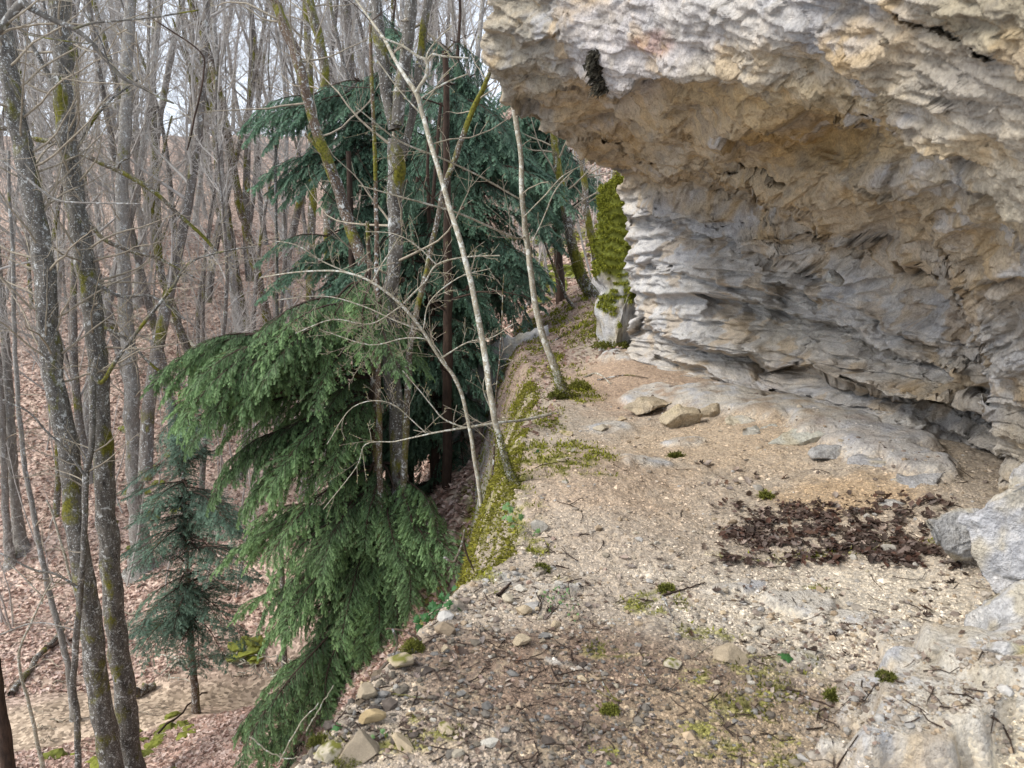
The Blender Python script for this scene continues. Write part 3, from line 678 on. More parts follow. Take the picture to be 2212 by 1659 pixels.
tree('slim_tree', 'slim mossy pale stem running up in front of the two big trunks', [(205,800,13),(200,829,13),(198,970,14),(184,1030,15),(185,1130,14),(173,1280,14),(167,1380,15),(160,1480,15),(167,1580,15),(171,1659,16)], 10.4, B_LICHEN,
     limbs=[([(184,1030,7),(150,980,6),(100,930,5),(60,890,4),(0,860,3)],10.2),([(168,1270,7),(120,1240,6),(70,1230,5),(0,1195,4)],10.2),([(205,815,11),(222,825,10),(255,770,9),(310,700,8),(370,625,7),(415,565,5),(500,540,4),(553,533,3)],9.6)], twigs=10, top=.2, seed=13, buds=True, tw_dens=8)
tree('grey_tree', 'straight plain grey trunk standing on leaf litter behind the mossy stem', [(272,250,26),(265,400,28),(266,520,29),(270,650,30),(277,760,33),(283,829,35),(287,930,36),(292,1050,37),(300,1150,42),(304,1204,50)], 21.0, B_GREY, twigs=26, seed=14, top=5, tlen=.4)
tree('slim_tree', 'thin grey stem leaning right and crossing the litter slope at far left', [(30,650,9),(37,829,10),(50,980,11),(70,1100,12),(95,1230,13),(120,1330,14),(146,1430,15),(152,1475,16)], 15.5, B_GREY, twigs=8, seed=15)
tree('grey_tree', 'grey trunk with green mossy foot at the far left of the slope', [(-5,560,16),(8,700,18),(18,829,21),(27,1000,22),(36,1100,24),(42,1150,28)], 21.9, B_GREY, twigs=14, seed=16, top=6)
tree('grey_tree', 'thin grey trunk half hidden at the left edge beside the mossy-footed one', [(-25,500,12),(-12,700,13),(0,829,14),(8,1000,15),(14,1120,17),(18,1170,20)], 21.4, B_GREY, twigs=10, seed=17, top=6)
tree('bent_sapling', 'crooked pale sapling with white bark in the bottom left corner', [(95,1290,4),(70,1340,5),(45,1395,6),(42,1440,7),(58,1500,8),(70,1560,9),(85,1620,10),(92,1659,11)], 10.0, B_PALE, twigs=6, top=.3, seed=18, limbs=[([(92,1305,4),(93,1290,3),(75,1270,3),(10,1210,3)],10.)])
tree('dark_tree', 'dark trunk cut off by the bottom left corner', [(-40,1180,22),(-25,1300,24),(-12,1420,26),(-3,1500,28),(8,1580,31),(18,1659,34)], 9.5, B_DARK, seed=19, top=5)
tree('dead_branch_stem', 'bare bleached stick leaning against the litter slope at left', [(105,1090,4),(120,1130,5),(135,1180,6),(150,1240,6),(165,1290,6)], 13, B_PALE, top=.1, seed=20, cat='dead stem')
# ---- mossy trees of the middle distance
tree('mossy_tree', 'leaning mossy trunk ending in a bright green foot left of the yews', [(300,360,12),(322,440,14),(338,520,16),(352,600,17),(375,670,18),(395,730,20),(420,790,21),(445,850,23),(468,903,27)], 26.5, B_MOSS, twigs=22, seed=21, top=6, limbs=[([(345,560,9),(330,450,7),(350,340,6),(370,250,4)],26.5)])
tree('mossy_tree', 'tall forked mossy trunk rising behind the left end of the conifer bough', [(428,50,14),(450,150,15),(462,250,16),(470,340,18),(480,420,19),(495,500,20),(508,580,20),(520,650,21),(530,705,24)], 31, B_MOSS, twigs=26, seed=22, top=6, limbs=[([(470,340,10),(445,220,8),(400,120,6),(372,40,4)],31),([(480,410,9),(520,300,8),(540,200,6),(550,80,5)],31)])
tree('mossy_tree', 'curving brown trunk right of the forked mossy tree', [(410,0,14),(432,60,15),(455,130,16),(480,230,17),(495,310,17),(508,390,18),(525,470,18),(545,550,19),(562,620,20),(578,690,22),(585,720,26)], 29, B_BROWN, twigs=20, seed=23, top=5)
tree('grey_tree', 'pale grey trunk leaning left in the thicket behind the leaning mossy trunk', [(390,20,12),(372,110,13),(350,220,14),(340,300,14),(322,420,16),(305,520,17),(300,600,18)], 34, B_FAR, twigs=24, seed=24, top=6)
tree('brown_tree', 'dark brown trunk curving down right in front of the upper yew boughs', [(588,-20,20),(605,30,21),(628,90,22),(652,160,22),(678,270,22),(713,360,24),(743,450,25),(772,540,27),(806,610,32),(830,700,36),(845,829,38),(850,1000,40)], [13.2,13,12.9,12.8,12.7,12.6,12.5,12.3,12.2,12.1,12,12], B_BROWN, twigs=10, seed=25, n=16, limbs=[([(628,90,12),(612,60,10),(595,20,8),(570,-40,7)],13),([(743,450,12),(700,340,9),(660,290,6)],12.4)])
tree('brown_tree', 'short visible brown stem hung with moss left of the lichened fork', [(665,-20,18),(673,20,19),(688,80,20),(700,160,21),(705,260,22),(708,400,24),(712,560,25)], 17, B_MOSS, twigs=12, seed=26)
tree('forked_tree', 'large lichen-spotted tree forking into a V above the dark yews', [(856,300,40),(852,360,38),(855,450,34),(850,540,32),(846,640,34),(846,740,40),(850,829,40),(858,950,40),(862,1080,42),(864,1230,44),(864,1380,48)], 10.1, B_LICHEN, limbs=[([(812,-60,25),(815,20,26),(824,120,28),(838,200,28),(853,280,30)],10.2),([(893,-60,26),(888,20,28),(878,100,28),(868,180,28),(858,270,28)],10.1),([(930,-40,18),(915,60,18),(903,170,18),(888,260,18),(866,350,20)],10.4)], twigs=8, top=0., seed=27, n=18, upper=False)
tree('mossy_tree', 'bright moss covered slim trunk between hanging conifer boughs', [(660,-20,14),(668,150,15),(672,300,16),(675,430,17),(673,520,17),(670,620,18),(668,720,20)], 22, B_MOSS, twigs=14, seed=28, top=5)
tree('mossy_tree', 'leaning moss and lichen covered limb-like tree rising towards the overhang', [(1052,172,9),(1040,200,11),(1020,240,12),(1002,290,12),(985,335,13),(965,390,12),(950,450,12),(935,520,12),(920,590,13),(900,680,14),(885,760,15),(880,860,16)], 9.8, B_MOSS, twigs=5, seed=29, top=.6)
sap3 = tree('mossy_tree', 'dark trunk thick with moss curving at the foot beside the cliff corner', [(1196,300,16),(1205,360,18),(1215,430,20),(1226,490,22),(1240,550,24),(1258,600,26),(1280,640,28),(1292,672,32),(1290,690,38)], 14.6, B_MOSS, twigs=8, seed=30, n=16, top=2)
tree('mossy_tree', 'second mossy trunk just behind the curved one beside the cliff corner', [(1255,330,12),(1262,400,14),(1270,470,16),(1284,540,20),(1296,600,24),(1302,650,28)], 16, B_MOSS, twigs=8, seed=31, top=2)
tree('mossy_sapling', 'thin bent mossy stem arching from the bank left of the curved trunk', [(1190,560,5),(1205,600,6),(1222,640,6),(1240,665,7),(1258,690,8)], 14, B_MOSS, twigs=5, seed=32, top=.5)
# ---- saplings on the brink
sap1 = tree('beech_sapling', 'tall slender pale sapling with mossy foot leaning left from the brink', [(803,48,5),(833,90,7),(863,145,8),(898,200,10),(912,250,10.5),(938,340,11),(968,440,12),(998,540,12.5),(1023,640,13),(1046,768,14),(1062,865,14.5),(1075,930,15),(1088,980,17),(1104,1028,20),(1136,1078,25)], [5.3,5.2,5.1,5.0,5,4.9,4.8,4.7,4.65,4.6,4.5,4.5,4.45,4.45,4.4], B_PALE,
     limbs=[([(898,200,8),(907,185,8),(921,162,8),(922,132,8),(903,122,6),(870,100,5),(820,80,4)],4.9),([(922,132,6),(935,118,5),(960,122,4),(1010,125,3)],4.9),([(921,132,5),(926,110,4),(950,80,3),(975,58,3)],4.9),([(912,250,4),(868,200,3),(815,130,3)],5.0),([(905,215,4),(960,180,3.5),(1010,160,3)],5)], twigs=3, top=.5, seed=33, lev=2, tlen=.4, n=12, buds=True, base_flare=False, rough=.08, tw_dens=7)
sap2 = tree('beech_sapling', 'slender pale sapling with dark mossy foot farther along the brink', [(1110,228,11),(1116,260,12),(1125,330,11),(1128,420,12),(1135,500,13),(1148,600,14),(1163,690,15),(1188,770,17),(1208,825,22),(1222,862,27)], 7.6, B_PALE,
     limbs=[([(1127,432,4),(1033,380,4),(948,340,4),(873,310,4),(820,272,3),(768,230,2.5)],[7.6,7.3,7,6.8,6.6,6.5]),([(1135,512,4.5),(1106,512,4.5),(1003,465,4.5),(938,445,4),(863,425,3.5),(773,400,3)],[7.6,7.4,7,6.8,6.6,6.5]),([(1130,470,3),(1180,420,3),(1215,380,2.5),(1270,350,2)],7.5),([(1150,520,3.5),(1172,480,3),(1200,410,3),(1240,365,2)],7.5)], twigs=3, top=1.0, seed=34, tlen=.3, tw_dens=6, n=12, buds=True, base_flare=False, rough=.08)
tree('leaning_sapling', 'thin pale sapling leaning far left from below the brink with a fan of budding twigs', [(560,600,2.5),(640,588,3.5),(718,585,4.5),(760,592,5),(803,610,6),(868,660,7),(913,715,8),(953,775,8),(988,829,9),(1013,919,9),(1028,1004,10),(1043,1104,11),(1058,1160,12)], [6.3,6.2,6.1,6.05,6,6,6,6,6,6,6,6,6], B_PALE,
     limbs=[([(873,655,5),(895,632,4.5),(918,610,4.5),(943,572,4),(1000,556,3.5),(1080,552,3)],6),([(803,610,4),(822,575,3.5),(845,540,3),(860,515,2)],6),([(760,592,4),(700,565,3),(640,530,2.5),(590,520,2)],6.1),([(913,715,4.5),(860,695,3.5),(780,660,3),(700,640,2.5),(600,648,2)],6),([(943,572,3.5),(900,530,3),(850,505,2.5),(790,500,2)],6),([(953,775,4),(1010,740,3),(1060,730,2.5),(1110,700,2)],6),([(868,660,3.5),(800,700,3),(720,690,2.5),(640,720,2)],6),([(988,835,4),(940,745,3),(880,730,3),(800,745,2.5),(700,715,2)],6),([(913,715,3),(930,650,3),(990,600,2.5),(1060,580,2)],6)], twigs=5, top=0., seed=35, tlen=.42, tw_dens=17, n=10, buds=True, base_flare=False, lev=2, rough=.08)
tree('fallen_branch', 'long thin bare branch reaching left over the drop from the mossy bank', [(853,954,3),(943,934,4),(1003,924,5),(1078,913,6),(1133,907,6.5),(1192,894,8)], [6.4,6.3,6.3,6.3,6.4,6.5], B_PALE, limbs=[([(1003,924,4),(960,905,3.5),(930,870,3),(870,800,2)],6.2),([(1075,915,4),(1045,840,3),(1060,790,2.5)],6.3),([(853,954,3),(790,960,2.5),(770,1010,2),(700,1100,2)],6.3),([(920,935,3),(840,870,2.5),(760,880,2),(705,960,2)],6.2)], ground=False, twigs=8, top=.0, seed=36, cat='branch', tlen=.4, tw_dens=8, buds=True)
tree('thorny_stem', 'brown whip stem with fine twigs growing up behind the mossy brink', [(1085,640,2.5),(1080,760,3),(1070,880,4),(1065,1000,5),(1060,1100,6)], 6.8, B_BROWN, twigs=10, seed=37, top=.2, cat='shrub', n=6)
tree('overhanging_branch', 'thick lichen-grey branch entering at the top left corner', [(-260,300,60),(-150,200,40),(-60,115,22),(0,65,17),(45,10,16),(65,17,15),(110,40,12),(160,62,11),(200,95,10),(235,135,9),(260,165,9),(310,190,7),(345,210,6),(372,222,4)], [3.6]*14, B_LICHEN, limbs=[([(160,62,6),(200,50,5),(240,46,4.5),(330,38,4),(430,22,3)],3.5),([(48,12,9),(46,-20,8),(40,-60,8)],3.6),([(235,135,4),(215,80,3),(180,20,2.5)],3.5),([(200,95,3),(120,85,2.5),(40,70,2)],3.5)], ground=False, twigs=9, top=.0, seed=38, cat='branch', tlen=.35, tw_dens=8, n=14)
tree('mossy_tree', 'long moss-topped diagonal limb passing behind the two big trunks', [(-90,285,12),(0,276,11),(60,297,11),(125,310,11),(170,330,11),(215,350,11),(255,368,10),(320,405,10),(380,455,9),(430,505,8),(470,545,7)], 12.9, B_MOSS, ground=False, twigs=6, top=.0, seed=39, cat='limb', limbs=[([(255,368,5),(262,350,4),(278,342,3)],12.9)])
tree('mossy_limb', 'mossy limb slanting across the slope below the diagonal one', [(190,480,10),(230,520,9),(290,545,8),(345,560,6),(420,600,4)], 12.4, B_MOSS, ground=False, twigs=5, top=0., seed=40, cat='limb')
for k, (sd, pts_) in enumerate([(41, [(0,345,4),(60,385,5),(120,430,5),(180,438,4),(300,440,3)]), (42, [(0,1370,4),(80,1345,3),(160,1360,3)]), (43, [(330,40,3),(430,110,3.5),(440,160,4),(420,260,4),(405,325,3)])]):
    tree('bare_branch', ['thin grey branch entering from the left edge below the thick one', 'thin pale branch low over the sandy stream bank', 'dark curved twig hanging between the mossy trunks at top'][k], pts_, 7.0, B_GREY if k < 2 else B_DARK, ground=False, twigs=8, top=0., seed=sd, cat='branch', tlen=.5, tw_dens=7)
# ---- dark yew trunks under the brink
for k, (lab, pts_, Y_, mt) in enumerate([('narrow red-brown yew trunk directly left of the mossy lichened trunk', [(812,500,10),(816,650,12),(818,829,13),(821,1100,15),(823,1400,18)], 9.7, B_BROWN),
    ('thin near-black trunk right of the lichened trunk in the gully', [(925,560,10),(912,720,12),(903,829,13),(890,1000,14),(878,1180,17),(873,1260,18)], 12.6, B_DARK),
    ('thicker near-black trunk in the gully, nearest to the brink', [(966,500,18),(967,650,20),(968,829,22),(966,1000,23),(967,1150,24),(969,1270,27)], 11.2, B_DARK),
    ('black trunk glimpsed through the front yew foliage', [(765,640,16),(770,760,18),(775,900,20),(778,1050,22),(780,1150,24)], 13.4, B_DARK),
    ('spotted pale trunk standing behind the lower left of the front yew', [(598,600,8),(600,829,9),(604,1000,10),(608,1200,12),(613,1400,14)], 14.5, B_LICHEN)]):
    tree('yew_tree' if k < 4 else 'slim_tree', lab, pts_, Y_, mt, seed=50+k, top=2.5, twigs=9 if k < 4 else 3, twmat=B_DARK, n=12, tlen=.3)
moss_foot(*sap1, .42, 1, 1500, .012); moss_foot(*sap2, .38, 2, 900, .018); moss_foot(*sap3, 1.6, 3, 2500, .03)
print('trees done')

# ------------------------------------------------------------------ bare wood on the far slope: eight templates, copied tree by tree
def wood_template(seed):
    rng = np.random.RandomState(seed); H = rng.uniform(15, 21); lean = rng.randn(2)*1.8
    zs = np.linspace(-.4, H, 14); 
    base = np.stack([lean[0]*(zs/H)**1.5+.25*np.sin(zs*.5+seed), lean[1]*(zs/H)+.2*np.sin(zs*.37+seed*2), zs], 1)
    r = np.linspace(1, .16, 14)*rng.uniform(.07, .19); r[0] *= 1.3
    t = Acc(); t.tube(base, r, n=8, rough=.12, seed=seed)
    c_ = Acc()
    for k in range(26):
        f = rng.uniform(.18, .99)**.8; i = min(int(f*13), 12); p = base[i]+(base[i+1]-base[i])*(f*13-i)
        d = rng.randn(3); d[2] = abs(d[2])*.8+.55; L = rng.uniform(1.6, 4.6)*(1.25-f)
        q = twig_path(p, d, L, .10, rng, .05, n=6); r0 = max(.016, r[i]*.38)
        c_.tube(q, np.linspace(r0, .008, len(q)), n=4)
        for _ in range(int(8+L*3)):
            u_ = rng.uniform(.15, 1)*(len(q)-1); j = min(int(u_), len(q)-2); pp = q[j]+(q[j+1]-q[j])*(u_-j)
            dd = (q[j+1]-q[j])/np.linalg.norm(q[j+1]-q[j])+rng.randn(3)*.6+np.array([0, 0, .25]); l2 = L*rng.uniform(.15, .42)
            q2 = twig_path(pp, dd, l2, .12, rng, .02, n=3); c_.tube(q2, np.linspace(.009, .005, len(q2)), n=3)
            for _ in range(3):
                a0 = q2[rng.randint(1, len(q2))]; q3 = twig_path(a0, dd+rng.randn(3)*.7, l2*.55, .15, rng, 0, n=2); c_.tube(q3, np.linspace(.0055, .004, len(q3)), n=3)
    return t.build('trunk', [B_FAR]), c_.build('crown', [B_TWIGFAR])
TEMPL = [wood_template(200+k) for k in range(8)]
TEMPL += [(a.copy(), b) for a, b in TEMPL]
for a, b in TEMPL[8:]: a.materials[0] = B_FAR2
TEMPL_M = [(a.copy(), b) for a, b in TEMPL]
for a, b in TEMPL_M: a.materials[0] = B_MOSS
rng = np.random.RandomState(5); spots = []
def zone(x, y):
    p = 1106+FPX*x/(y*1.02); q = ['left of the darker big trunk', 'between the two big lichened trunks', 'just right of the two big trunks', 'behind the long mossy diagonal limb', 'above the tip of the long conifer bough', 'behind the conifers', 'past the far end of the ledge'][int(np.searchsorted([90, 190, 310, 470, 620, 1050], p))]
    return q + (', low on the slope' if y < 28 else ', halfway up the slope' if y < 42 else ', near the crest')
lab_far = 'slender bare grey tree among the many alike on the leaf-covered far slope'
lab_moss = 'bare mossy-trunked tree among the grey ones on the far slope'
tries = 0
while len(spots) < 165 and tries < 9000:
    tries += 1
    y = rng.uniform(20, 56)**1.0; px = rng.uniform(-220, 1330) if y > 22 else rng.uniform(-200, 520)
    x = (px-1106)/FPX*y*1.02
    if y < 27 and px > 1000: continue
    if any((x-a)**2+(y-b)**2 < (1.0+.016*b)**2 for a, b in spots): continue
    spots.append((x, y))
for k, (x, y) in enumerate(spots):
    mossy = rng.rand() < .22 and y < 45; ti_ = rng.randint(16); tm, cr = (TEMPL_M if mossy else TEMPL)[ti_]
    z = float(terrain_h(np.array([x]), np.array([y]))[0])
    t = thing('bare_tree', ('bare mossy tree ' if mossy else ('bare dark tree ', 'bare pale grey tree ')[ti_ < 8])+zone(x, y), 'tree', (x, y, z-.1), 'mossy bare trees on the far slope' if mossy else 'bare grey trees on the far slope')
    t.rotation_euler = (rng.randn()*.09, rng.randn()*.09, rng.uniform(0, 6.28)); s_ = rng.uniform(.6, 1.2); t.scale = (s_, s_, s_)
    obj('trunk', tm, t); obj('crown', cr, t)
# thin understorey rods
def rod_template(seed):
    rng = np.random.RandomState(seed); a = Acc(); q = twig_path(np.zeros(3), np.array([rng.randn()*.15, rng.randn()*.15, 1.]), rng.uniform(3.5, 6), .05, rng, .02, n=8)
    a.tube(q, np.linspace(.03, .007, len(q)), n=5); grow(a, q, .012, 2, rng, 4.2, .30, rmin=.0045)
    return a.build('crown', [B_TWIGFAR])
RODS = [rod_template(300+k) for k in range(5)]
rodp = []
for k in range(170):
    y = rng.uniform(18, 40); px = rng.uniform(-100, 700) if k % 4 else rng.uniform(1100, 1340); 
    if px > 1000: y = rng.uniform(17, 32)
    x = (px-1106)/FPX*y
    z = float(terrain_h(np.array([x]), np.array([y]))[0])
    t = thing('young_tree', 'thin twiggy sapling '+zone(x, y), 'sapling', (x, y, z-.05), 'twiggy saplings on the far slope', data=RODS[k % 5])
    t.rotation_euler = (0, 0, rng.uniform(0, 6.28)); t.scale = (1, 1, rng.uniform(.6, 1.2))
print('wood done')

# ------------------------------------------------------------------ yew and fir foliage
def bough_template(seed, droop=.35, lat=.42, nl=58, ns=15, tipc=(.22, .34, .14), inc=(.035, .085, .04), hang=.5):
    rng = np.random.RandomState(seed); V = []; F = []; C = []; n = 0
    ax = lambda s: np.array([s, .03*math.sin(s*6+seed), .10*math.sin(s*3.1)-droop*s*s])
    br = Acc(); sp = np.array([ax(s) for s in np.linspace(0, 1, 9)]); br.tube(sp, np.linspace(.011, .002, 9), n=4)
    for k in range(nl):
        s = .06+.94*(k+.5*rng.rand())/nl; side = 1 if k % 2 else -1
        l = lat*(1-.62*s**1.5)*rng.uniform(.55, 1.1)*(1 if s > .2 else .6); p0 = ax(s)
        d = np.array([rng.uniform(.5, .9), side*rng.uniform(.55, 1.0), rng.uniform(-.35, .25)]); d /= np.linalg.norm(d)
        m = ns; pts = []
        dd = d.copy(); p = p0.copy()
        for j in range(m+1):
            pts.append(p.copy()); dd = dd + np.array([0, 0, -hang/m*1.6])+rng.randn(3)*.035; dd /= np.linalg.norm(dd); p = p + dd*l/m
        pts = np.array(pts); br.tube(pts[::3], np.linspace(.003, .001, len(pts[::3])), n=3)
        for j in range(1, m+1):
            T = pts[j]-pts[j-1]; T /= np.linalg.norm(T); up = np.array([0, 0, 1.]); sd = np.cross(T, up); sd /= np.linalg.norm(sd)+1e-9
            for q_ in (-1, 1):
                if rng.rand() < .30: continue
                sl = .062*(1-.5*j/m)*rng.uniform(.5, 1.3); e = T*.75+sd*q_*rng.uniform(.4, .9)+np.array([0, 0, -.25-.5*rng.rand()*hang*2]); e /= np.linalg.norm(e)
                w = np.cross(e, np.array([rng.randn()*.35, rng.randn()*.35, 1.])); w /= np.linalg.norm(w)+1e-9
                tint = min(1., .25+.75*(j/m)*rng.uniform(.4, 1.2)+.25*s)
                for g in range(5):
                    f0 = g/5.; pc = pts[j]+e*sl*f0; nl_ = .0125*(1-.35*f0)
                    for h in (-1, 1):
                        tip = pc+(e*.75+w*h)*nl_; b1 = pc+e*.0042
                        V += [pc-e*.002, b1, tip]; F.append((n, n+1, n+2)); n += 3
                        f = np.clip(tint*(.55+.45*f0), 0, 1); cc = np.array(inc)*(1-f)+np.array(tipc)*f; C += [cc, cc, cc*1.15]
    return mesh('needle_spray', np.array(V), np.array(F), [M_NEEDLE], np.array(C), smooth=False), br.build('stem', [B_DARK])
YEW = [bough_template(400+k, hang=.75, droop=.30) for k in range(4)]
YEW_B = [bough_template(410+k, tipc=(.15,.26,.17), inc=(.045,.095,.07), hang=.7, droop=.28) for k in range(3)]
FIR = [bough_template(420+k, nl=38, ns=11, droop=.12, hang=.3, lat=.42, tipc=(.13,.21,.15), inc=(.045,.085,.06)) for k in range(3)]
def inpoly(x, y, poly):
    c_ = False; j = len(poly)-1
    for i in range(len(poly)):
        xi, yi = poly[i]; xj, yj = poly[j]
        if (yi > y) != (yj > y) and x < (xj-xi)*(y-yi)/(yj-yi)+xi: c_ = not c_
        j = i
    return c_
def place_bough(root, base, tip, tm, rng, sc_=1.0, acc=None):
    d = tip-base; L = np.linalg.norm(d)
    x = d/L; z = np.array([rng.randn()*.15, rng.randn()*.15, 1.]); z -= x*z.dot(x); z /= np.linalg.norm(z); y = np.cross(z, x)
    s_ = min(L*1.1, 1.9*rng.uniform(.7, 1.15))*sc_; ws = min(max(s_, .8), 1.7)
    M = Matrix(((x[0]*s_, y[0]*ws, z[0]*ws, 0), (x[1]*s_, y[1]*ws, z[1]*ws, 0), (x[2]*s_, y[2]*ws, z[2]*ws, 0), (0, 0, 0, 1)))
    rb = np.array(root.location); loc = tip - x*s_ - rb
    ob = obj('bough', tm[0], root); M.translation = Vector(loc); ob.matrix_basis = M
    st = obj('stem', tm[1], ob)
    if acc is not None and L > s_*.9:
        e = tip-x*s_*.93; m_ = (base+e)/2+np.array([0, 0, .06*L]); q = smooth_path(np.array([base, m_, e]), 4); acc.tube(q, np.linspace(.028, .012, len(q)), n=5)
        grow(acc, q, .010, 1, rng, 3., .35, rmin=.003, up=-.3)
    return ob
def conifer(label, name, trunk_px, Y, mat, poly, n, tmpl, seed, rise=60, yr=(-1.6, .6), foll=None, base_from=None, minlen=.7, fixed=(), top=1., trunk_n=10, sc_=1., group=None):
    P, R = px_tube(trunk_px, Y, top, True, seed=seed)
    base = P[-1]; t = thing(name, label, 'conifer', base, group)
    a = Acc(); a.tube(P, R, n=trunk_n, rough=.15, seed=seed); obj('trunk', a.build('trunk', [mat], base), t)
    rng = np.random.RandomState(seed); xs = [p[0] for p in poly]; ys = [p[1] for p in poly]; k = 0; tr = 0; ac = Acc()
    for (bx, by, tx, ty, yy_) in fixed:
        place_bough(t, at(bx, by, Y), at(tx, ty, yy_), tmpl[rng.randint(len(tmpl))], rng, sc_, ac)
    while k < n and tr < n*60:
        tr += 1; x = rng.uniform(min(xs), max(xs)); y = rng.uniform(min(ys), max(ys))
        if not inpoly(x, y, poly): continue
        q = rng.uniform(0, 1); tip = at(x, y, Y+yr[0]+(yr[1]-yr[0])*q)
        zt = tip[2]+rng.uniform(.1, .9)*rise/100.; i = np.argmin(np.abs(P[:, 2]-zt)); b = P[i].copy()
        hd = np.hypot(*(tip-b)[:2])
        if hd < minlen: 
            an = rng.uniform(0, 6.28); b = b + np.array([math.cos(an), math.sin(an)*.5, 0])*minlen*.8; b[2] += .2
        place_bough(t, b, tip, tmpl[rng.randint(len(tmpl))], rng, sc_, ac); k += 1
    if ac.n: obj('crown', ac.build('crown', [B_DARK], np.zeros(3)), t).location = tuple(-np.array(base))
    return t
P1 = [(335,745),(420,735),(500,725),(600,708),(700,700),(800,700),(880,715),(940,760),(930,790),(820,800),(750,840),(730,900),(720,980),(730,1060),(790,1120),(860,1150),(930,1140),(985,1160),(975,1210),(920,1290),(860,1370),(760,1440),(700,1520),(640,1600),(600,1659),(560,1720),(480,1720),(440,1620),(455,1560),(520,1520),(560,1420),(520,1330),(500,1200),(470,1130),(500,1050),(440,980),(345,870)]
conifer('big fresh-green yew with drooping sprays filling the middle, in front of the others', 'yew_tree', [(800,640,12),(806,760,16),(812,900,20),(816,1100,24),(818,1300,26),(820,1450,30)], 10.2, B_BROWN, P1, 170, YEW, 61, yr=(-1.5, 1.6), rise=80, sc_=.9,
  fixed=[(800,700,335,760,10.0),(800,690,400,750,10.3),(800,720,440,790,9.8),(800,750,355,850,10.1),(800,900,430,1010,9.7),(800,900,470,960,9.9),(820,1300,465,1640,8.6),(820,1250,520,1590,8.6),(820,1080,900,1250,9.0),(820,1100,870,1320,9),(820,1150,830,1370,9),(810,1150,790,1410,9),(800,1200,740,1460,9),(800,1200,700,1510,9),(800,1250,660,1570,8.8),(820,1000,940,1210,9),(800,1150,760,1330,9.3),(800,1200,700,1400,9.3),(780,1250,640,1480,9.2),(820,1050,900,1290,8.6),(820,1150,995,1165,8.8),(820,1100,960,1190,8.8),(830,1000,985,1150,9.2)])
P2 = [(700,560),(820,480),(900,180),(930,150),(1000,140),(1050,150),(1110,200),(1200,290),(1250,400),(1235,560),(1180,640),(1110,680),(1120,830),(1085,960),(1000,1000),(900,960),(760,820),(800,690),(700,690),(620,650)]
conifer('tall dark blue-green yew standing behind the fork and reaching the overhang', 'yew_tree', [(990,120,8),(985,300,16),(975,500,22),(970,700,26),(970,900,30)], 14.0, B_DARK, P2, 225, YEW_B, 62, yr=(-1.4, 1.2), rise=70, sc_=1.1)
P3 = [(515,232),(600,215),(700,182),(800,185),(850,60),(855,20),(890,120),(960,200),(960,420),(900,560),(760,600),(640,560),(700,450),(640,420),(560,385),(545,345),(640,350),(700,330),(640,290),(520,275)]
conifer('slender dark conifer with long level drooping boughs left of the fork', 'conifer_tree', [(853,10,4),(848,100,8),(835,250,12),(820,420,15),(815,600,18),(812,760,20)], 15.0, B_DARK, P3, 105, YEW_B, 63, yr=(-1.2, .8), rise=60, top=.4,
  fixed=[(835,180,512,238,14.6),(835,190,560,262,14.4),(835,170,620,215,14.4),(830,330,545,352,14.6),(830,330,580,385,14.4),(820,500,552,525,14.2),(820,500,600,560,14.2),(820,560,560,590,14.5),(820,520,640,520,14.4)])
P6 = [(640,640),(720,560),(860,420),(960,420),(1040,560),(1100,660),(1130,820),(1090,930),(1060,1060),(1000,1080),(960,1000),(900,1110),(780,1140),(700,1060),(660,880),(640,760)]
conifer('shadowed dark yew standing in the gully behind the front yew and the black trunks', 'yew_tree', [(925,400,8),(930,600,14),(935,800,20),(938,1000,24),(940,1150,28)], 11.7, B_DARK, P6, 170, YEW_B, 66, yr=(-.5, .9), rise=60, sc_=1.0)
P4 = [(360,860),(420,850),(450,960),(480,1050),(540,1130),(560,1230),(520,1290),(560,1370),(500,1420),(430,1400),(330,1430),(280,1380),(265,1250),(270,1150),(300,1060),(350,980)]
conifer('small blue-green fir with thin level branches on the leafy bank beyond the big trunks', 'fir_tree', [(384,750,3),(388,830,6),(393,950,8),(398,1080,10),(404,1220,12),(412,1380,15),(421,1490,19)], 15.8, B_BROWN, P4, 85, FIR, 64, yr=(-1.6, 1.6), rise=16, top=.2, sc_=1.15,
  fixed=[(395,1050,268,1062,15.2),(393,1000,262,1040,15.5),(400,1150,262,1180,15.2),(404,1250,270,1330,15.2),(400,1120,560,1150,15.2),(390,900,330,960,15.4),(398,1080,520,1100,15.4),(408,1330,300,1425,15),(410,1330,500,1420,15),(410,1350,440,1430,14.8),(405,1300,350,1400,15),(405,1280,540,1370,15.4),(408,1340,280,1390,15.6),(408,1350,390,1420,14.6)])
P5 = [(1040,190),(1130,230),(1180,290),(1250,330),(1330,380),(1320,430),(1250,400),(1200,520),(1150,500),(1110,380)]
conifer('dark evergreen behind the overhang lip above the curved mossy trunks', 'yew_tree', [(1180,180,12),(1190,330,16),(1200,480,18),(1210,620,22)], 17.5, B_DARK, P5, 100, YEW_B, 65, yr=(-1, .8), top=1)
print('foliage done')
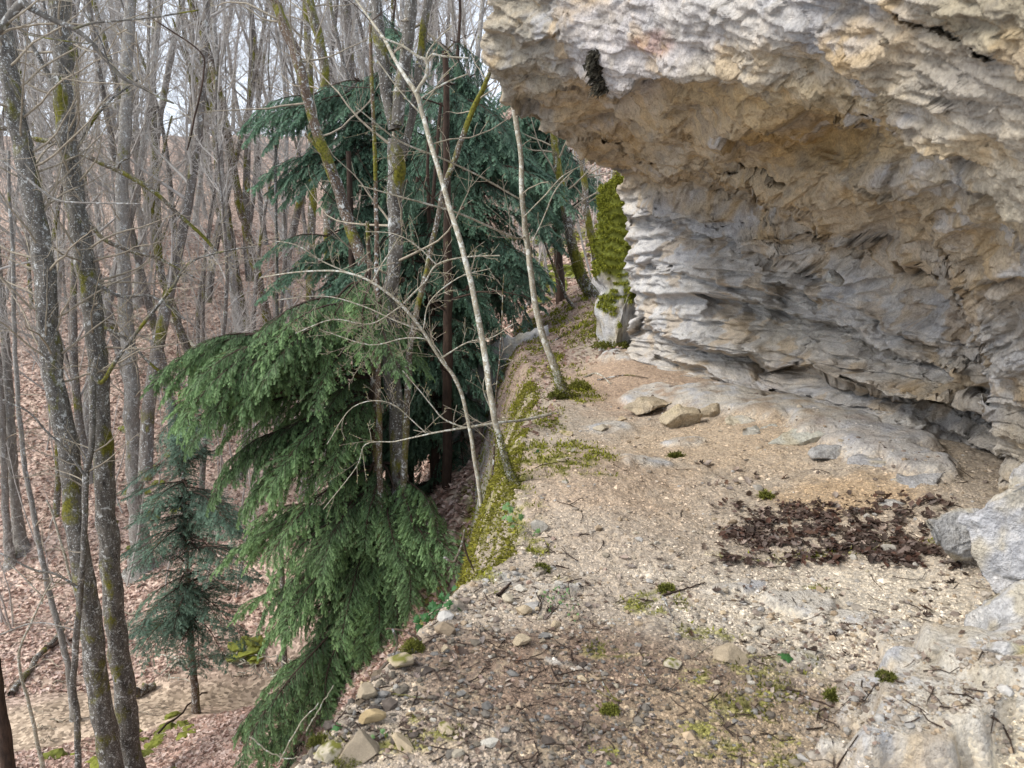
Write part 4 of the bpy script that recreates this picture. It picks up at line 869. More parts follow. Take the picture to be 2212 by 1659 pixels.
# ------------------------------------------------------------------ stones, leaves, sticks, moss of the ledge
import bmesh
def hits(px, py, hf=ledge_h, it=5):
    px = np.asarray(px, float); py = np.asarray(py, float); z = np.zeros(len(px)); d = ray(px, py)
    for _ in range(it):
        P_ = CAM + d*((z-CAM[2])/d[:, 2])[:, None]; zn = hf(P_[:, 0], P_[:, 1]); z = np.clip(zn, -.4, 1.0)
    P_[:, 2] = hf(P_[:, 0], P_[:, 1]); return P_
def ico(sub):
    bm = bmesh.new(); bmesh.ops.create_icosphere(bm, subdivisions=sub, radius=1.0)
    V = np.array([v.co[:] for v in bm.verts]); F = np.array([[v.index for v in f.verts] for f in bm.faces]); bm.free(); return V, F
ICO = {k: ico(k) for k in (1, 2, 3, 4, 5)}
def rock_shape(seed, sub=2, cuts=9, rough=.10, fine=0.):
    rng = np.random.RandomState(seed); V, F = ICO[sub]; V = V.copy()
    for _ in range(cuts):
        n = rng.randn(3); n /= np.linalg.norm(n); dd = rng.uniform(.42, .82); s = V@n; V -= np.clip(s-dd, 0, None)[:, None]*n
    nn = V/np.linalg.norm(V, axis=1)[:, None]
    V = V + nn*(rough*fbm(V*1.6+seed*3.1, 3, seed % 90))[:, None]
    if fine: V = V + nn*(fine*ridged(V*4+seed, 3, seed % 77)+fine*.8*facets(V*3.2+seed, seed % 50)[0])[:, None]
    return V, F
STC = {'tan': (.44,.36,.25), 'white': (.53,.50,.44), 'grey': (.41,.385,.34), 'ochre': (.42,.32,.18), 'pink': (.44,.32,.26), 'cream': (.52,.46,.35)}
def stone_mesh(seed, colname, sub=2, moss=0.):
    V, F = rock_shape(seed, sub, 16, .05, .02); cb = np.array(STC[colname]); n = fbm(V*1.8+seed, 4, 5)[:, None]
    c = cb*(1+.22*n); 
    m = sstep(.1, .35, fbm(V*2.5-seed, 3, 8)+.5*V[:, 2]-.25+moss)[:, None]*(1 if moss else 0); c = c*(1-m)+np.array([.15, .15, .03])*m
    return mesh('stone', V, F, [M_STONE], c, smooth=False)
STM = {}
def put_stone(px, py, w, h, cname, label, seed, tilt=None, name='stone', cat='stone', group=None, moss=0.):
    """w x h: size in picture pixels; py is the centre"""
    p = hit(px, py+h*.30); dep = p[1]; sx = w*.5*dep/FPX*1.12; sz = h*.5*dep/FPX*1.15
    key = (cname, seed % 9, moss > 0)
    if key not in STM: STM[key] = stone_mesh(500+seed % 9*7+len(cname), cname, 3 if w > 30 else 2, moss)
    o = thing(name, label, cat, (p[0], p[1]+sx*.25, p[2]+sz*.42), group, STM[key])
    rng = np.random.RandomState(seed); o.scale = (sx, sx*rng.uniform(.7, 1.), sz)
    o.rotation_euler = tilt or (rng.randn()*.15, rng.randn()*.15, rng.uniform(-.6, .6))
    return o
STONES = [
 (1577,1412,86,54,'tan','largest loose tan rock lying in the middle foreground beside small white stones'),
 (1625,1404,24,24,'white','small white stone touching the right side of the largest tan rock'),
 (1635,1357,24,19,'white','round white stone on pale grit above the largest tan rock'),
 (1453,1433,50,24,'cream','flat cream stone set in moss left of the largest tan rock'),
 (1125,1383,52,34,'tan','wedge-shaped tan rock on brown soil in the left foreground'),
 (1200,1347,26,26,'tan','tan stone directly below the small green herb'),
 (1288,1530,26,24,'pink','upright pinkish stone beside a moss tuft in the brown soil'),
 (1333,1481,19,16,'cream','small cream stone between the dark twigs'),
 (1394,1418,26,15,'pink','flat reddish stone at the edge of the moss patch'),
 (1256,1465,28,14,'tan','half-buried tan stone above the crossed twigs'),
 (1164,1134,42,30,'grey','grey stone with ivy trailing over it on the brink'),
 (1206,1261,28,22,'white','white stone above the small green herb'),
 (1171,1281,30,22,'cream','cream stone left of the small green herb'),
 (1125,1270,34,24,'white','pale broken stone on the brink next to a dark stick'),
 (1101,1295,36,22,'cream','low cream stone under the dark stick on the brink'),
 (1132,1320,42,26,'tan','rounded tan stone in the heap left of the herb'),
 (1244,1335,24,16,'tan','tan stone right below the herb among dry leaves'),
 (775,1625,125,62,'tan','long rounded tan block at the bottom edge of the ledge'),
 (708,1628,66,54,'cream','pale mossy block left of the long rounded tan block'),
 (652,1604,62,32,'tan','flat tan stone poking out over the drop at bottom left'),
 (800,1548,66,48,'ochre','pointed ochre rock standing tilted near the brink'),
 (800,1462,40,22,'white','bright white stone resting on the tan rock at the brink'),
 (790,1494,60,54,'tan','rough tan rock under the bright white stone'),
 (857,1485,17,22,'white','small upright white chip right of the rough tan rock'),
 (868,1430,76,34,'tan','broad tan slab on the brink below the bright moss cushion'),
 (915,1450,34,20,'tan','tan stone right of the broad slab on the brink'),
 (962,1402,24,20,'tan','tan stone amid sticks above the dry oak leaves'),
 (1060,1607,50,22,'white','flat white stone near the bottom edge in brown soil'),
 (992,1628,34,22,'cream','cream stone near the bottom edge left of the flat white stone'),
 (966,1575,50,22,'tan','low tan stone right of the moss with the pointed ochre rock'),
 (872,1612,66,26,'tan','flat tan stone right of the long rounded block'),
 (740,1497,28,14,'white','thin white stone at the brink left of the rough tan rock'),
 (886,1544,20,15,'ochre','small ochre stone right of the pointed ochre rock'),
 (1923,1186,36,26,'grey','grey stone poking from the lower edge of the dead leaf pile'),
 (1847,1203,24,16,'white','white stone at the lower edge of the dead leaf pile'),
 (1978,1219,18,13,'white','little white stone right of the leaf pile'),
 (1873,1115,14,12,'white','white pebble on top of the dead leaf pile'),
 (2026,1402,36,18,'grey','grey flat stone on pale grit near the boulders'),
 (1090,905,20,10,'cream','pale stone on the mossy brink beside the bare branch'),
 (1226,935,34,16,'tan','tan stone among moss above the bright green patch'),
 (1234,972,26,14,'white','white stone just above the bright green moss patch'),
 (1215,994,24,13,'cream','cream stone in the bright green moss'),
 (1300,925,44,12,'cream','long low cream stone beside the orange soil'),
 (1222,1040,22,14,'white','white stone below the bright green moss patch'),
 (1345,905,26,12,'tan','tan stone at the left end of the low rock shelf'),
 (1640,1052,30,18,'grey','grey stone beside the small dark leaf heap'),
]
for k, q in enumerate(STONES): put_stone(*q, seed=k*5+3, moss=.12 if 'moss' in q[5] else 0.)
# small loose stones one can still count
rng = np.random.RandomState(77)
for k in range(150):
    if k % 3 == 0: px, py = rng.uniform(740, 1150), rng.uniform(1380, 1650)
    elif k % 3 == 1: px, py = rng.uniform(1020, 1300), rng.uniform(1200, 1420)
    else: px, py = rng.uniform(1100, 1900), rng.uniform(1120, 1650)
    p = hit(px, py)
    if p[2] < -.25 or p[0] < edge_x(p[1])+.02: continue
    cn_ = ['tan', 'cream', 'white', 'grey', 'pink', 'tan'][rng.randint(6)]; w = rng.uniform(8, 19); put_stone(px, py, w, w*rng.uniform(.5, .85), cn_, ('small loose %s stone ' % cn_)+('among the rubble along the brink' if px < 1000 or k % 3 == 1 else 'on the brown foreground soil' if py > 1350 else 'on the pale grit left of the leaf pile'), seed=rng.randint(9), group='small loose stones on the ledge')
# boulders and shelf rocks
def boulder(px, py, w, h, Y, label, base, seed, name='boulder', squash=.8, patches=(), depth=None, rot=0., sub=5, fine=.035, cuts=18):
    V, F = rock_shape(seed, sub, cuts, .06 if cuts > 9 else .14, fine*.5); p = at(px, py, Y); s = np.array([w*.5*Y/FPX*1.2, (depth or w*.5*Y/FPX*squash), h*.5*Y/FPX*1.2])
    V = V/np.array([.8, .8, .8])*.93; V = V*s; cr, sr = math.cos(rot), math.sin(rot)
    V = np.stack([V[:, 0]*cr-V[:, 2]*sr, V[:, 1], V[:, 0]*sr+V[:, 2]*cr], 1)
    kk_ = np.clip(Y/4, .5, 1.6); nv = V/s**2; nv /= np.linalg.norm(nv, axis=1)[:, None]+1e-9; Vw = V+seed*1.7; wz_ = Vw*np.array([3.2, 3.2, 6.])/kk_
    V = V + nv*((.075*facets(wz_+.4*fbm(wz_*.6, 2, 5)[:, None], seed % 60)[0]+.03*facets(wz_*2.7, seed % 61)[0]+.010*facets(wz_*7, seed % 62)[0]+.05*fbm(Vw*1.5/kk_, 3, 7))*kk_*np.clip(s.min()/.25, .25, 1.2))[:, None]
    n = fbm(V*4+seed, 4, 11)[:, None]; c = np.array(base)*(1+.16*n)
    m = sstep(.05, .4, fbm(V*5-seed, 4, 13))[:, None]; c = c*(1-m*.6)+np.array([.50, .43, .29])*m*.6
    for (dx, dz, rr, cc) in patches:
        m = (1-sstep(.5, 1.1, np.hypot(V[:, 0]/s[0]-dx, V[:, 2]/s[2]-dz)/rr+.3*n[:, 0]))[:, None]; c = c*(1-m*.8)+np.array(cc)*m*.8
    return thing(name, label, 'rock', p, None, mesh(name, V, F, [M_ROCK], c))
G_ = (.46, .46, .475)
boulder(2190, 1140, 205, 205, 2.6, 'big pale grey boulder at the right edge above the seam', (.50,.50,.515), 601, rot=.25)
boulder(2198, 1322, 180, 155, 2.45, 'second pale grey boulder stacked under the biggest at the right edge', (.50,.495,.49), 602, rot=-.1)
boulder(2148, 1410, 80, 70, 2.35, 'small grey rock wedged beneath the stacked boulders at right', (.47,.46,.45), 603)
boulder(2215, 1440, 145, 115, 2.15, 'lowest right-edge boulder with a yellow stained top', (.46,.45,.44), 604, patches=[(-.1,.5,.7,(.50,.42,.18))], rot=-.35)
boulder(2066, 1145, 130, 125, 3.2, 'dark grey blocky rock left of the pale boulders', (.36,.36,.36), 605)
boulder(2210, 1040, 70, 70, 2.9, 'small grey rock wedged between the buttress and the biggest boulder', (.42,.41,.40), 606)
for k, (a, b, w, h, lab) in enumerate([(1395,876,90,30,'leftmost knobbly tan rock of the low shelf'),(1475,898,90,40,'jutting tan rock with a shaded underside in the low shelf'),(1535,890,66,32,'small tan rock between the two jutting shelf rocks'),
    (1600,915,70,30,'pale rock where the low shelf turns grey'),(1650,935,100,38,'cracked white rock of the low shelf below the wall'),(1725,955,100,44,'greenish white rock next along the low shelf'),(1800,980,110,44,'long grey rock of the shelf nearing the boulders'),
    (1640,900,110,20,'flat pale slab above the cracked white shelf rock'),(1760,925,130,20,'flat mossy tinted slab tight under the wall foot'),(1890,1000,130,56,'broad smooth grey hump of rock at the right end of the shelf'),(1985,1045,130,66,'smooth grey hump beside the dark blocky rock'),(1930,1090,90,30,'low grey rock toe above the leaf pile')]):
    p = on_plane(a, b+h*.5, .05)
    boulder(a, b, w, h*1.15, p[1]+w*.22*p[1]/FPX, lab, ((.44,.37,.27),(.46,.39,.28),(.44,.37,.27),(.47,.45,.40),(.48,.47,.42),(.44,.44,.39),(.42,.42,.42),(.45,.42,.36),(.36,.37,.30),(.40,.40,.41),(.41,.41,.42),(.43,.42,.40))[k], 620+k, name='shelf_rock', squash=.9, sub=4, fine=.05)
boulder(1798, 600, 38, 36, 5.35, 'angular pale stone sticking out of the middle of the wall', (.44,.44,.42), 640, name='wall_stone', sub=3, rot=.5)
# mossy rock behind the wall corner
mr = boulder(1356, 590, 92, 440, 10.3, 'tall rock spur at the far cliff corner, green moss draped over its top', (.50,.50,.50), 650, name='rock_spur', squash=1.0, cuts=5)
boulder(1120, 1010, 210, 420, 12.6, 'pale shaded rock face in the gully below the ledge', (.46,.45,.44), 652, name='gully_rock', squash=.6, cuts=4)
# dark lichen clumps stuck to the bulge
def tufts(name, Pt, Nt, size, cols, parent=None, seed=0, per=2, up=.4, **props):
    rng = np.random.RandomState(seed); n = len(Pt)*per; Pp = np.repeat(Pt, per, 0); Np_ = np.repeat(Nt, per, 0); sz = np.repeat(np.broadcast_to(size, len(Pt)), per)*rng.uniform(.5, 1.5, n)
    d = Np_+rng.randn(n, 3)*.55+np.array([0, 0, up]); d /= np.linalg.norm(d, axis=1)[:, None]
    s = np.cross(d, rng.randn(n, 3)); s /= np.linalg.norm(s, axis=1)[:, None]
    Pp = Pp+rng.randn(n, 3)*sz[:, None]*.5
    V = np.stack([Pp-s*sz[:, None]*.28, Pp+s*sz[:, None]*.28, Pp+d*sz[:, None]], 1)
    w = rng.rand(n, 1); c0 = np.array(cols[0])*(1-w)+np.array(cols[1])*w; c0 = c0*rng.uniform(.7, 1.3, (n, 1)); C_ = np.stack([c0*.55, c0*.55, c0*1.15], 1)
    o0 = np.array(props.pop('origin', (0, 0, 0)))
    me = mesh(name, V.reshape(-1, 3)-o0, np.arange(n*3).reshape(-1, 3), [M_MOSS], C_.reshape(-1, 3), smooth=False)
    return obj(name, me, parent, tuple(o0) if parent is None else None, **props)
FU = NB/(NC-1.)
def cliff_pts(x0, x1, y0, y1, n, rng):
    m = np.argwhere((CPX > x0) & (CPX < x1) & (CPY > y0) & (CPY < y1) & (np.arange(NC)[None] >= NB-8)); k = m[rng.randint(len(m), size=n)]
    return CP2[k[:, 0], k[:, 1]], Np[k[:, 0], k[:, 1]]
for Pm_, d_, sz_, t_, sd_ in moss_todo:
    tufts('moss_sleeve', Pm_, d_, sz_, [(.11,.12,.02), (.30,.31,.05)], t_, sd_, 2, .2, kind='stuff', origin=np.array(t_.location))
rng = np.random.RandomState(9)
for lab, box, n in (('dark dried moss clump clinging to the pale bulge, upper one', (1291,1304,108,150), 260), ('dark dried moss clump clinging to the pale bulge, lower smaller one', (1301,1316,158,176), 120)):
    q, nn_ = cliff_pts(*box, n, rng); o = tufts('lichen_clump', q+nn_*.012, nn_, .03, [(.05,.045,.035), (.13,.12,.09)], seed=4, per=3, up=0, label=lab, category='moss', origin=q.mean(0), kind='stuff')
def rock_moss(o, name, zmin, n, seed):
    me = o.data; V = np.array([v.co[:] for v in me.vertices]); rng = np.random.RandomState(seed)
    nn_ = V/np.linalg.norm(V, axis=1)[:, None]; w = fbm(V*3+seed, 3, 3)
    k = np.nonzero((V[:, 2] > zmin+.75*w) & (fbm(V*np.array([7, 7, 2.5]), 3, 5) > -.5) & (nn_[:, 1] < .4))[0]; k = k[rng.randint(len(k), size=n)]
    mk_ = sstep(zmin-.1, zmin+.25, V[:, 2]-.75*w)[:, None]; ca = me.color_attributes['Col']; cc = np.empty(len(V)*4, np.float32); ca.data.foreach_get('color', cc); cc = cc.reshape(-1, 4); cc[:, :3] = cc[:, :3]*(1-mk_)+np.array([.16,.18,.03])*mk_; ca.data.foreach_set('color', cc.ravel())
    return tufts(name, V[k]+nn_[k]*.012, nn_[k], .022, [(.16,.19,.025), (.50,.52,.07)], o, seed, 2, -.5, kind='stuff')
rock_moss(mr, 'moss_cover', -.12, 42000, 3)
# moss of the brink and the soil patches
w = LM*(np.linalg.norm(LP-CAM, axis=1)**1.7)*(LP[:, 1] < 16); w /= w.sum(); k = np.random.RandomState(3).choice(len(LP), 75000, p=w)
Pm = LP[k]+np.random.RandomState(4).randn(len(k), 3)*np.array([.01, .01, .0]); Pm[:, 2] = ledge_h(Pm[:, 0], Pm[:, 1])
dm = np.linalg.norm(Pm-CAM, axis=1); bright = np.clip(.15+.85*sstep(2.6, 4.2, dm), 0, 1)
near_k = bright < .5
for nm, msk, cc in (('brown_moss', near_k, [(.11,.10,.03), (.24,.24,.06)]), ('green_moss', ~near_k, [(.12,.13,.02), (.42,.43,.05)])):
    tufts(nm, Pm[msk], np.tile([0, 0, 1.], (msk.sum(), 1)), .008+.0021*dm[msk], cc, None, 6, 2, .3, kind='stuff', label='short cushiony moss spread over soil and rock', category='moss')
# hanging moss on the drop face
m = (LP[:, 1] > 3.3) & (LP[:, 1] < 9.5) & (LP[:, 0] < edge_x(LP[:, 1])+.12) & (LP[:, 0] > edge_x(LP[:, 1])-.75)
kk = np.nonzero(m & (fbm(LP*np.array([2, 2, 1.]), 3, 12) > -.18))[0]; rng = np.random.RandomState(8); ww = np.linalg.norm(LP[kk]-CAM, axis=1)**1.5; kk = kk[rng.choice(len(kk), 42000, p=ww/ww.sum())]
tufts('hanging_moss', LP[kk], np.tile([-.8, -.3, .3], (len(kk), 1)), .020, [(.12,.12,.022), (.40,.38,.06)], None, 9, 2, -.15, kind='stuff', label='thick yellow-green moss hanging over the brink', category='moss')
print('moss done')
# grit and gravel
def pebbles(name, Pc, size, colr, seed, parent=None, ic=1, **props):
    rng = np.random.RandomState(seed); V0, F0 = ICO[ic]; n = len(Pc)
    sc3 = size[:, None]*np.stack([rng.uniform(.7, 1.3, n), rng.uniform(.7, 1.3, n), rng.uniform(.35, .8, n)], 1)
    a = rng.uniform(0, 6.28, n); ca, sa = np.cos(a), np.sin(a)
    V = V0[None]*(1+rng.uniform(-.28, .28, (n, len(V0), 1)))*sc3[:, None]
    V = np.stack([V[..., 0]*ca[:, None]-V[..., 1]*sa[:, None], V[..., 0]*sa[:, None]+V[..., 1]*ca[:, None], V[..., 2]], -1)+Pc[:, None]
    F = (F0[None]+np.arange(n)[:, None, None]*len(V0)).reshape(-1, 3)
    return obj(name, mesh(name, V.reshape(-1, 3), F, [M_STONE], np.repeat(colr, len(V0), 0), smooth=False), parent, kind='stuff', **props)
rng = np.random.RandomState(21); n = 17000
px = rng.uniform(560, 2230, n); py = 800+860*rng.rand(n)**.75
Pg = hits(px, py, ledge_h); ok = (Pg[:, 0] > edge_x(Pg[:, 1])-.12) & (Pg[:, 0] < foot_x(Pg[:, 1])+.1) & (Pg[:, 1] < 11)
clu = n2(Pg[:, 0], Pg[:, 1], 1.7, 33, 3)+.25*rng.randn(n); ok &= (clu > -.28) & (rng.rand(n) < np.interp(py, [800, 1150, 1300], [.3, .4, 1]))
Pg = Pg[ok]; px = px[ok]; py = py[ok]; dg = np.linalg.norm(Pg-CAM, axis=1); sz = np.exp(rng.randn(len(Pg))*.55)*.0036*(.55+.24*dg); sz = np.clip(sz, .002, .028)
edge_near = sstep(.45, .0, Pg[:, 0]-edge_x(Pg[:, 1]))*(Pg[:, 1] < 3.4); sz *= 1+1.0*edge_near
pal = np.array([(.44,.38,.29), (.46,.41,.34), (.48,.46,.42), (.33,.28,.22), (.40,.31,.21), (.27,.22,.18)]); cg = .88*pal[rng.randint(6, size=len(Pg))]*rng.uniform(.75, 1.15, (len(Pg), 1))
dk = sstep(1900, 1500, px)*sstep(1330, 1400, py); cg = cg*(1-.58*dk[:, None])
Pg[:, 2] += sz*.2; pebbles('gravel', Pg, sz, cg, 5, label='loose grit and gravel strewn over the ledge', category='gravel')
# crumbs of soil
rng = np.random.RandomState(22); n = 60000; px = rng.uniform(560, 2230, n); py = 800+860*rng.rand(n)**.7
Pg = hits(px, py, ledge_h); ok = (Pg[:, 0] > edge_x(Pg[:, 1])-.12) & (Pg[:, 0] < foot_x(Pg[:, 1])+.1) & (Pg[:, 1] < 11) & (hump_field(Pg[:, 0], Pg[:, 1])[1]+.25*rng.randn(n) < .6); ok &= n2(Pg[:, 0], Pg[:, 1], 6, 35, 3)+.3*rng.randn(n) > -.25
Pg = Pg[ok]; px = px[ok]; py = py[ok]; dg = np.linalg.norm(Pg-CAM, axis=1); sz = np.exp(rng.randn(len(Pg))*.45)*.0030*(.5+.26*dg)
kc = ((Pg[:, None, :2]-0) if False else None)
import mathutils
kd = mathutils.kdtree.KDTree(len(LP)//16+1)
sub_ = LP[::16]
for i_, p_ in enumerate(sub_): kd.insert((p_[0], p_[1], 0), i_)
kd.balance(); SC = mcol[::16]; ci = np.array([kd.find((p_[0], p_[1], 0))[1] for p_ in Pg]); cg = SC[ci]*rng.uniform(.78, 1.3, (len(Pg), 1))
O8 = (np.array([(1,0,0),(0,1,0),(-1,0,0),(0,-1,0),(0,0,1),(0,0,-1.)]), np.array([(0,1,4),(1,2,4),(2,3,4),(3,0,4),(1,0,5),(2,1,5),(3,2,5),(0,3,5)])); ICO[0] = O8
pebbles('soil_crumbs', Pg, sz, cg, 6, ic=0, label='crumbly soil scattered over the ledge', category='soil')
# dry leaves
def leaf_template(seed, lobes=5, curl=.4):
    rng = np.random.RandomState(seed); m = 9; L = []; R_ = []
    xs = np.linspace(-1, 1, m)
    for i, x in enumerate(xs):
        wv = .52*math.sqrt(max(0, 1-x*x*.96))*(1+.32*math.cos(i*math.pi)*(lobes > 0))+.02
        L.append((x, wv*rng.uniform(.85, 1.15))); R_.append((x, -wv*rng.uniform(.85, 1.15)))
    V = []
    ph = rng.uniform(0, 6)
    for (x, yl), (_, yr) in zip(L, R_):
        for y_ in (yl, yl*.5, 0, yr*.5, yr):
            V.append((x, y_, curl*(.8*y_*y_*2+.35*x*x+.16*math.sin(3*x+ph)+.10*math.sin(5*y_+2*x+ph))+rng.randn()*.03))
    F = [(i*5+j, i*5+j+1, i*5+j+6, i*5+j+5) for i in range(m-1) for j in range(4)]
    return np.array(V), np.array(F)
LT = [leaf_template(700+k, 5, c_) for k, c_ in enumerate((.2, .35, .5, .8, .45, .3))]
LCOL = [(.115,.085,.068), (.165,.13,.108), (.23,.19,.165), (.075,.056,.047), (.29,.25,.225), (.15,.09,.062)]
LM_ = [mesh('leaf', V, F, [M_LEAF], np.tile(LCOL[k], (len(V), 1))*(1+.15*fbm(V*3, 2, k)[:, None])) for k, (V, F) in enumerate(LT)]
LPALE = [mesh('leaf', V, F, [M_LEAF], np.tile((.36,.29,.25), (len(V), 1))) for V, F in LT[:3]]
def leaf_cards(name, P_, size, pal, seed, **props):
    rng = np.random.RandomState(seed); n = len(P_); a = rng.uniform(0, 6.28, n); t1 = np.stack([np.cos(a), np.sin(a), rng.randn(n)*.35], 1); t2 = np.stack([-np.sin(a), np.cos(a), rng.randn(n)*.35], 1)
    s = (size*rng.uniform(.6, 1.4, n))[:, None]; V = np.stack([P_-t1*s, P_+t2*s*.6+[0, 0, .2]*s, P_+t1*s, P_-t2*s*.6+[0, 0, .2]*s], 1)
    c_ = np.array(pal)[rng.randint(len(pal), size=n)]*rng.uniform(.8, 1.2, (n, 1))
    return obj(name, mesh(name, V.reshape(-1, 3), np.arange(n*4).reshape(-1, 4), [M_LEAF], np.repeat(c_, 4, 0), smooth=False), kind='stuff', **props)
rng = np.random.RandomState(31)
def put_leaf(px, py, size_px, label, group, me=None, lift=0., name='dry_leaf', tilt=.45):
    p = hit(px, py); s = size_px*.5*p[1]/FPX
    o = thing(name, label, 'leaf', (p[0], p[1], p[2]+s*.28+lift), group, me or LM_[rng.randint(6)]); o.scale = (s, s, s)
    o.rotation_euler = (rng.randn()*tilt, rng.randn()*tilt, rng.uniform(0, 6.28)); return o
cnt = 0
PILE = [(1560,1170),(1600,1120),(1680,1095),(1760,1085),(1850,1100),(1900,1130),(1935,1160),(2010,1175),(2050,1210),(1990,1225),(1880,1215),(1800,1222),(1700,1200),(1620,1190)]
while cnt < 185:
    px, py = rng.uniform(1535, 2050), rng.uniform(1065, 1232)
    if not inpoly(px, py, PILE) and rng.rand() > .3: continue
    if float(n2(np.array([px]), np.array([py*2.5]), .022, 46, 3)[0]) < -.22: continue
    put_leaf(px, py, rng.uniform(15, 32), me=LPALE[rng.randint(3)] if rng.rand() < .18 else None, label='curled dead leaf in the '+('left' if px < 1700 else 'middle' if px < 1870 else 'right')+(' back' if py < 1150 else ' front')+' part of the leaf pile under the overhang', group='dead leaves of the pile under the overhang', lift=rng.uniform(-.004, .018), tilt=.4); cnt += 1
rq = np.random.RandomState(35); bx = rq.uniform(1550, 2070, 5200); by = rq.uniform(1078, 1232, 5200); kp = np.array([(inpoly(a_, b_, PILE) and 1.) or .25 for a_, b_ in zip(bx, by)])*(.45+1.6*n2(bx, by*2.5, .022, 46, 3)) > rq.rand(5200)*.9
Pb = hits(bx[kp], by[kp]); Pb[:, 2] += .008+.02*rq.rand(len(Pb)); leaf_cards('leaf_fragments', Pb, np.full(len(Pb), .020), [(.10,.065,.05), (.16,.11,.09), (.22,.17,.145), (.07,.045,.035), (.13,.07,.05)], 8, label='broken dead leaf bits filling the leaf pile', category='leaf litter')
bx = rq.uniform(620, 2100, 2600); by = 1180+470*rq.rand(2600); kp = (n2(bx, by, .009, 44, 3) > .05) & (by > 1180+.25*np.abs(bx-1500)); Pb = hits(bx[kp], by[kp]); Pb = Pb[Pb[:, 0] > edge_x(Pb[:, 1])-.2]; Pb[:, 2] += .006
leaf_cards('leaf_fragments', Pb, np.full(len(Pb), .011), [(.16,.12,.10), (.26,.21,.18), (.33,.28,.24), (.10,.07,.055)], 9, label='small crumbled leaf bits among the grit', category='leaf litter')
LW = dict(zip([(1620,1025),(1490,1005),(1570,1050),(850,1560),(760,1500),(900,1440),(1040,1360),(1700,1430),(1750,1500),(2060,1265),(1990,1310),(1860,1360),(1400,1220),(1250,1320),(1620,1290),(1180,1500),(1500,1440),(2080,1230),(1550,1560)], ['on bare grit behind the leaf pile','on grit far behind the leaf pile','just behind the left end of the leaf pile','near the ochre rock at the brink','at the brink beside the rough tan rock','along the brink below the ivy','in the rubble left of the herb','near the single dark ivy leaf','below the single dark ivy leaf','on pale grit beside the boulders','near the big curled red-brown leaf','beside the crumpled dark brown leaf','on the open grit left of the leaf pile','right of the herb','on pale grit in front of the leaf pile','on brown soil in the left foreground','near the cream stone in moss','beside the biggest right-edge boulder','in the mossy soil of the lower foreground']))
for (cx_, cy_, rx, ry, n) in [(1620,1025,60,16,14),(1490,1005,50,12,8),(1570,1050,60,14,12),(850,1560,100,60,22),(760,1500,70,40,14),(900,1440,90,50,16),(1040,1360,60,40,12),(1700,1430,110,60,18),(1750,1500,90,40,14),(2060,1265,60,22,10),(1990,1310,50,26,8),(1860,1360,60,24,8),(1400,1220,160,50,14),(1250,1320,80,50,12),(1620,1290,80,60,8),(1180,1500,120,60,10),(1500,1440,100,60,10),(2080,1230,40,12,6),(1550,1560,160,60,12)]:
    for _ in range((n+1)//2):
        px, py = cx_+rng.randn()*rx*.6, cy_+rng.randn()*ry*.6; p = hit(px, py)
        if p[2] < -.3 or px > 2160: continue
        put_leaf(px, py, rng.uniform(14, 27), 'withered leaf lying singly '+LW[(cx_, cy_)], 'withered leaves scattered on the ledge', me=LPALE[rng.randint(3)] if rng.rand() < .4 else None)
for (a, b, sz_, lab) in [(1998,1318,40,'big curled red-brown leaf on pale grit near the boulders'),(2112,1335,34,'brown leaf propped against the second boulder'),(1825,1362,34,'crumpled dark brown leaf in the middle of the pale grit'),(1000,1412,36,'large pinkish grey oak leaf on the heap at the brink'),(925,1600,30,'smooth red-brown leaf standing in moss near the bottom edge'),(745,1500,36,'dark curled leaf beside the rough tan rock'),(838,1465,34,'brown leaf curled against the bright white stone'),(1760,1408,30,'pale grey oak leaf right of the green ivy leaf'),(1120,1430,24,'dark brown curled leaf on brown soil')]:
    put_leaf(a, b, sz_, lab, None, me=LM_[[5,0,3,4,5,3,1,4,0][int(a) % 9]])
# ivy and herbs
def ivy_leaf():
    O = np.array([(0,-.9),(.35,-.55),(.95,-.35),(.55,.05),(.62,.55),(.22,.45),(0,1.05),(-.22,.45),(-.62,.55),(-.55,.05),(-.95,-.35),(-.35,-.55)]); 
    V = [(0, -.1, .1)]+[(x, y, -.16*abs(x)-.08*y*y) for x, y in O]; F = [(0, i+1, (i+1) % 12+1) for i in range(12)]
    return mesh('ivy_leaf', np.array(V), np.array(F), [M_GREEN], np.tile((.045,.13,.04), (13, 1)), smooth=False)
IVY = ivy_leaf()
IVYL = IVY.copy(); IVYL.color_attributes['Col'].data.foreach_set('color', np.tile([.12,.22,.08,1], 13).astype(np.float32))
def orient_leaf(o, rng, tilt=.6): o.rotation_euler = (rng.uniform(.2, .9), rng.randn()*tilt, rng.uniform(-1.4, 1.4))
def ivy_plant(label, pts, Y, szpx, n, seed, me=IVY, name='ivy', cat='ivy', spread=14, hf=None):
    rng = np.random.RandomState(seed); P = at(np.array([p[0] for p in pts], float), np.array([p[1] for p in pts], float), Y); P = smooth_path(P, 5); base = P[0]
    t = thing(name, label, cat, base); a = Acc(); a.tube(P, np.linspace(.003, .0015, len(P)), n=5); obj('stem', a.build('stem', [B_TWIG], base), t)
    for k in range(n):
        q = P[rng.randint(len(P))]+rng.randn(3)*spread*np.mean(Y)/FPX; o = obj('leaf', me, t, tuple(q-base)); s = szpx*.5*np.mean(Y)/FPX*rng.uniform(.6, 1.25); o.scale = (s, s, s); orient_leaf(o, rng)
ivy_plant('green ivy trailing over the brink in front of the gully', [(985,1290),(960,1310),(930,1325),(910,1345),(900,1360)], 2.95, 22, 34, 71, spread=13)
ivy_plant('pale ivy with reddish stems on the mossy brink', [(1160,1175),(1135,1140),(1110,1130),(1098,1110),(1105,1090)], 3.75, 18, 20, 72, IVYL, spread=12)
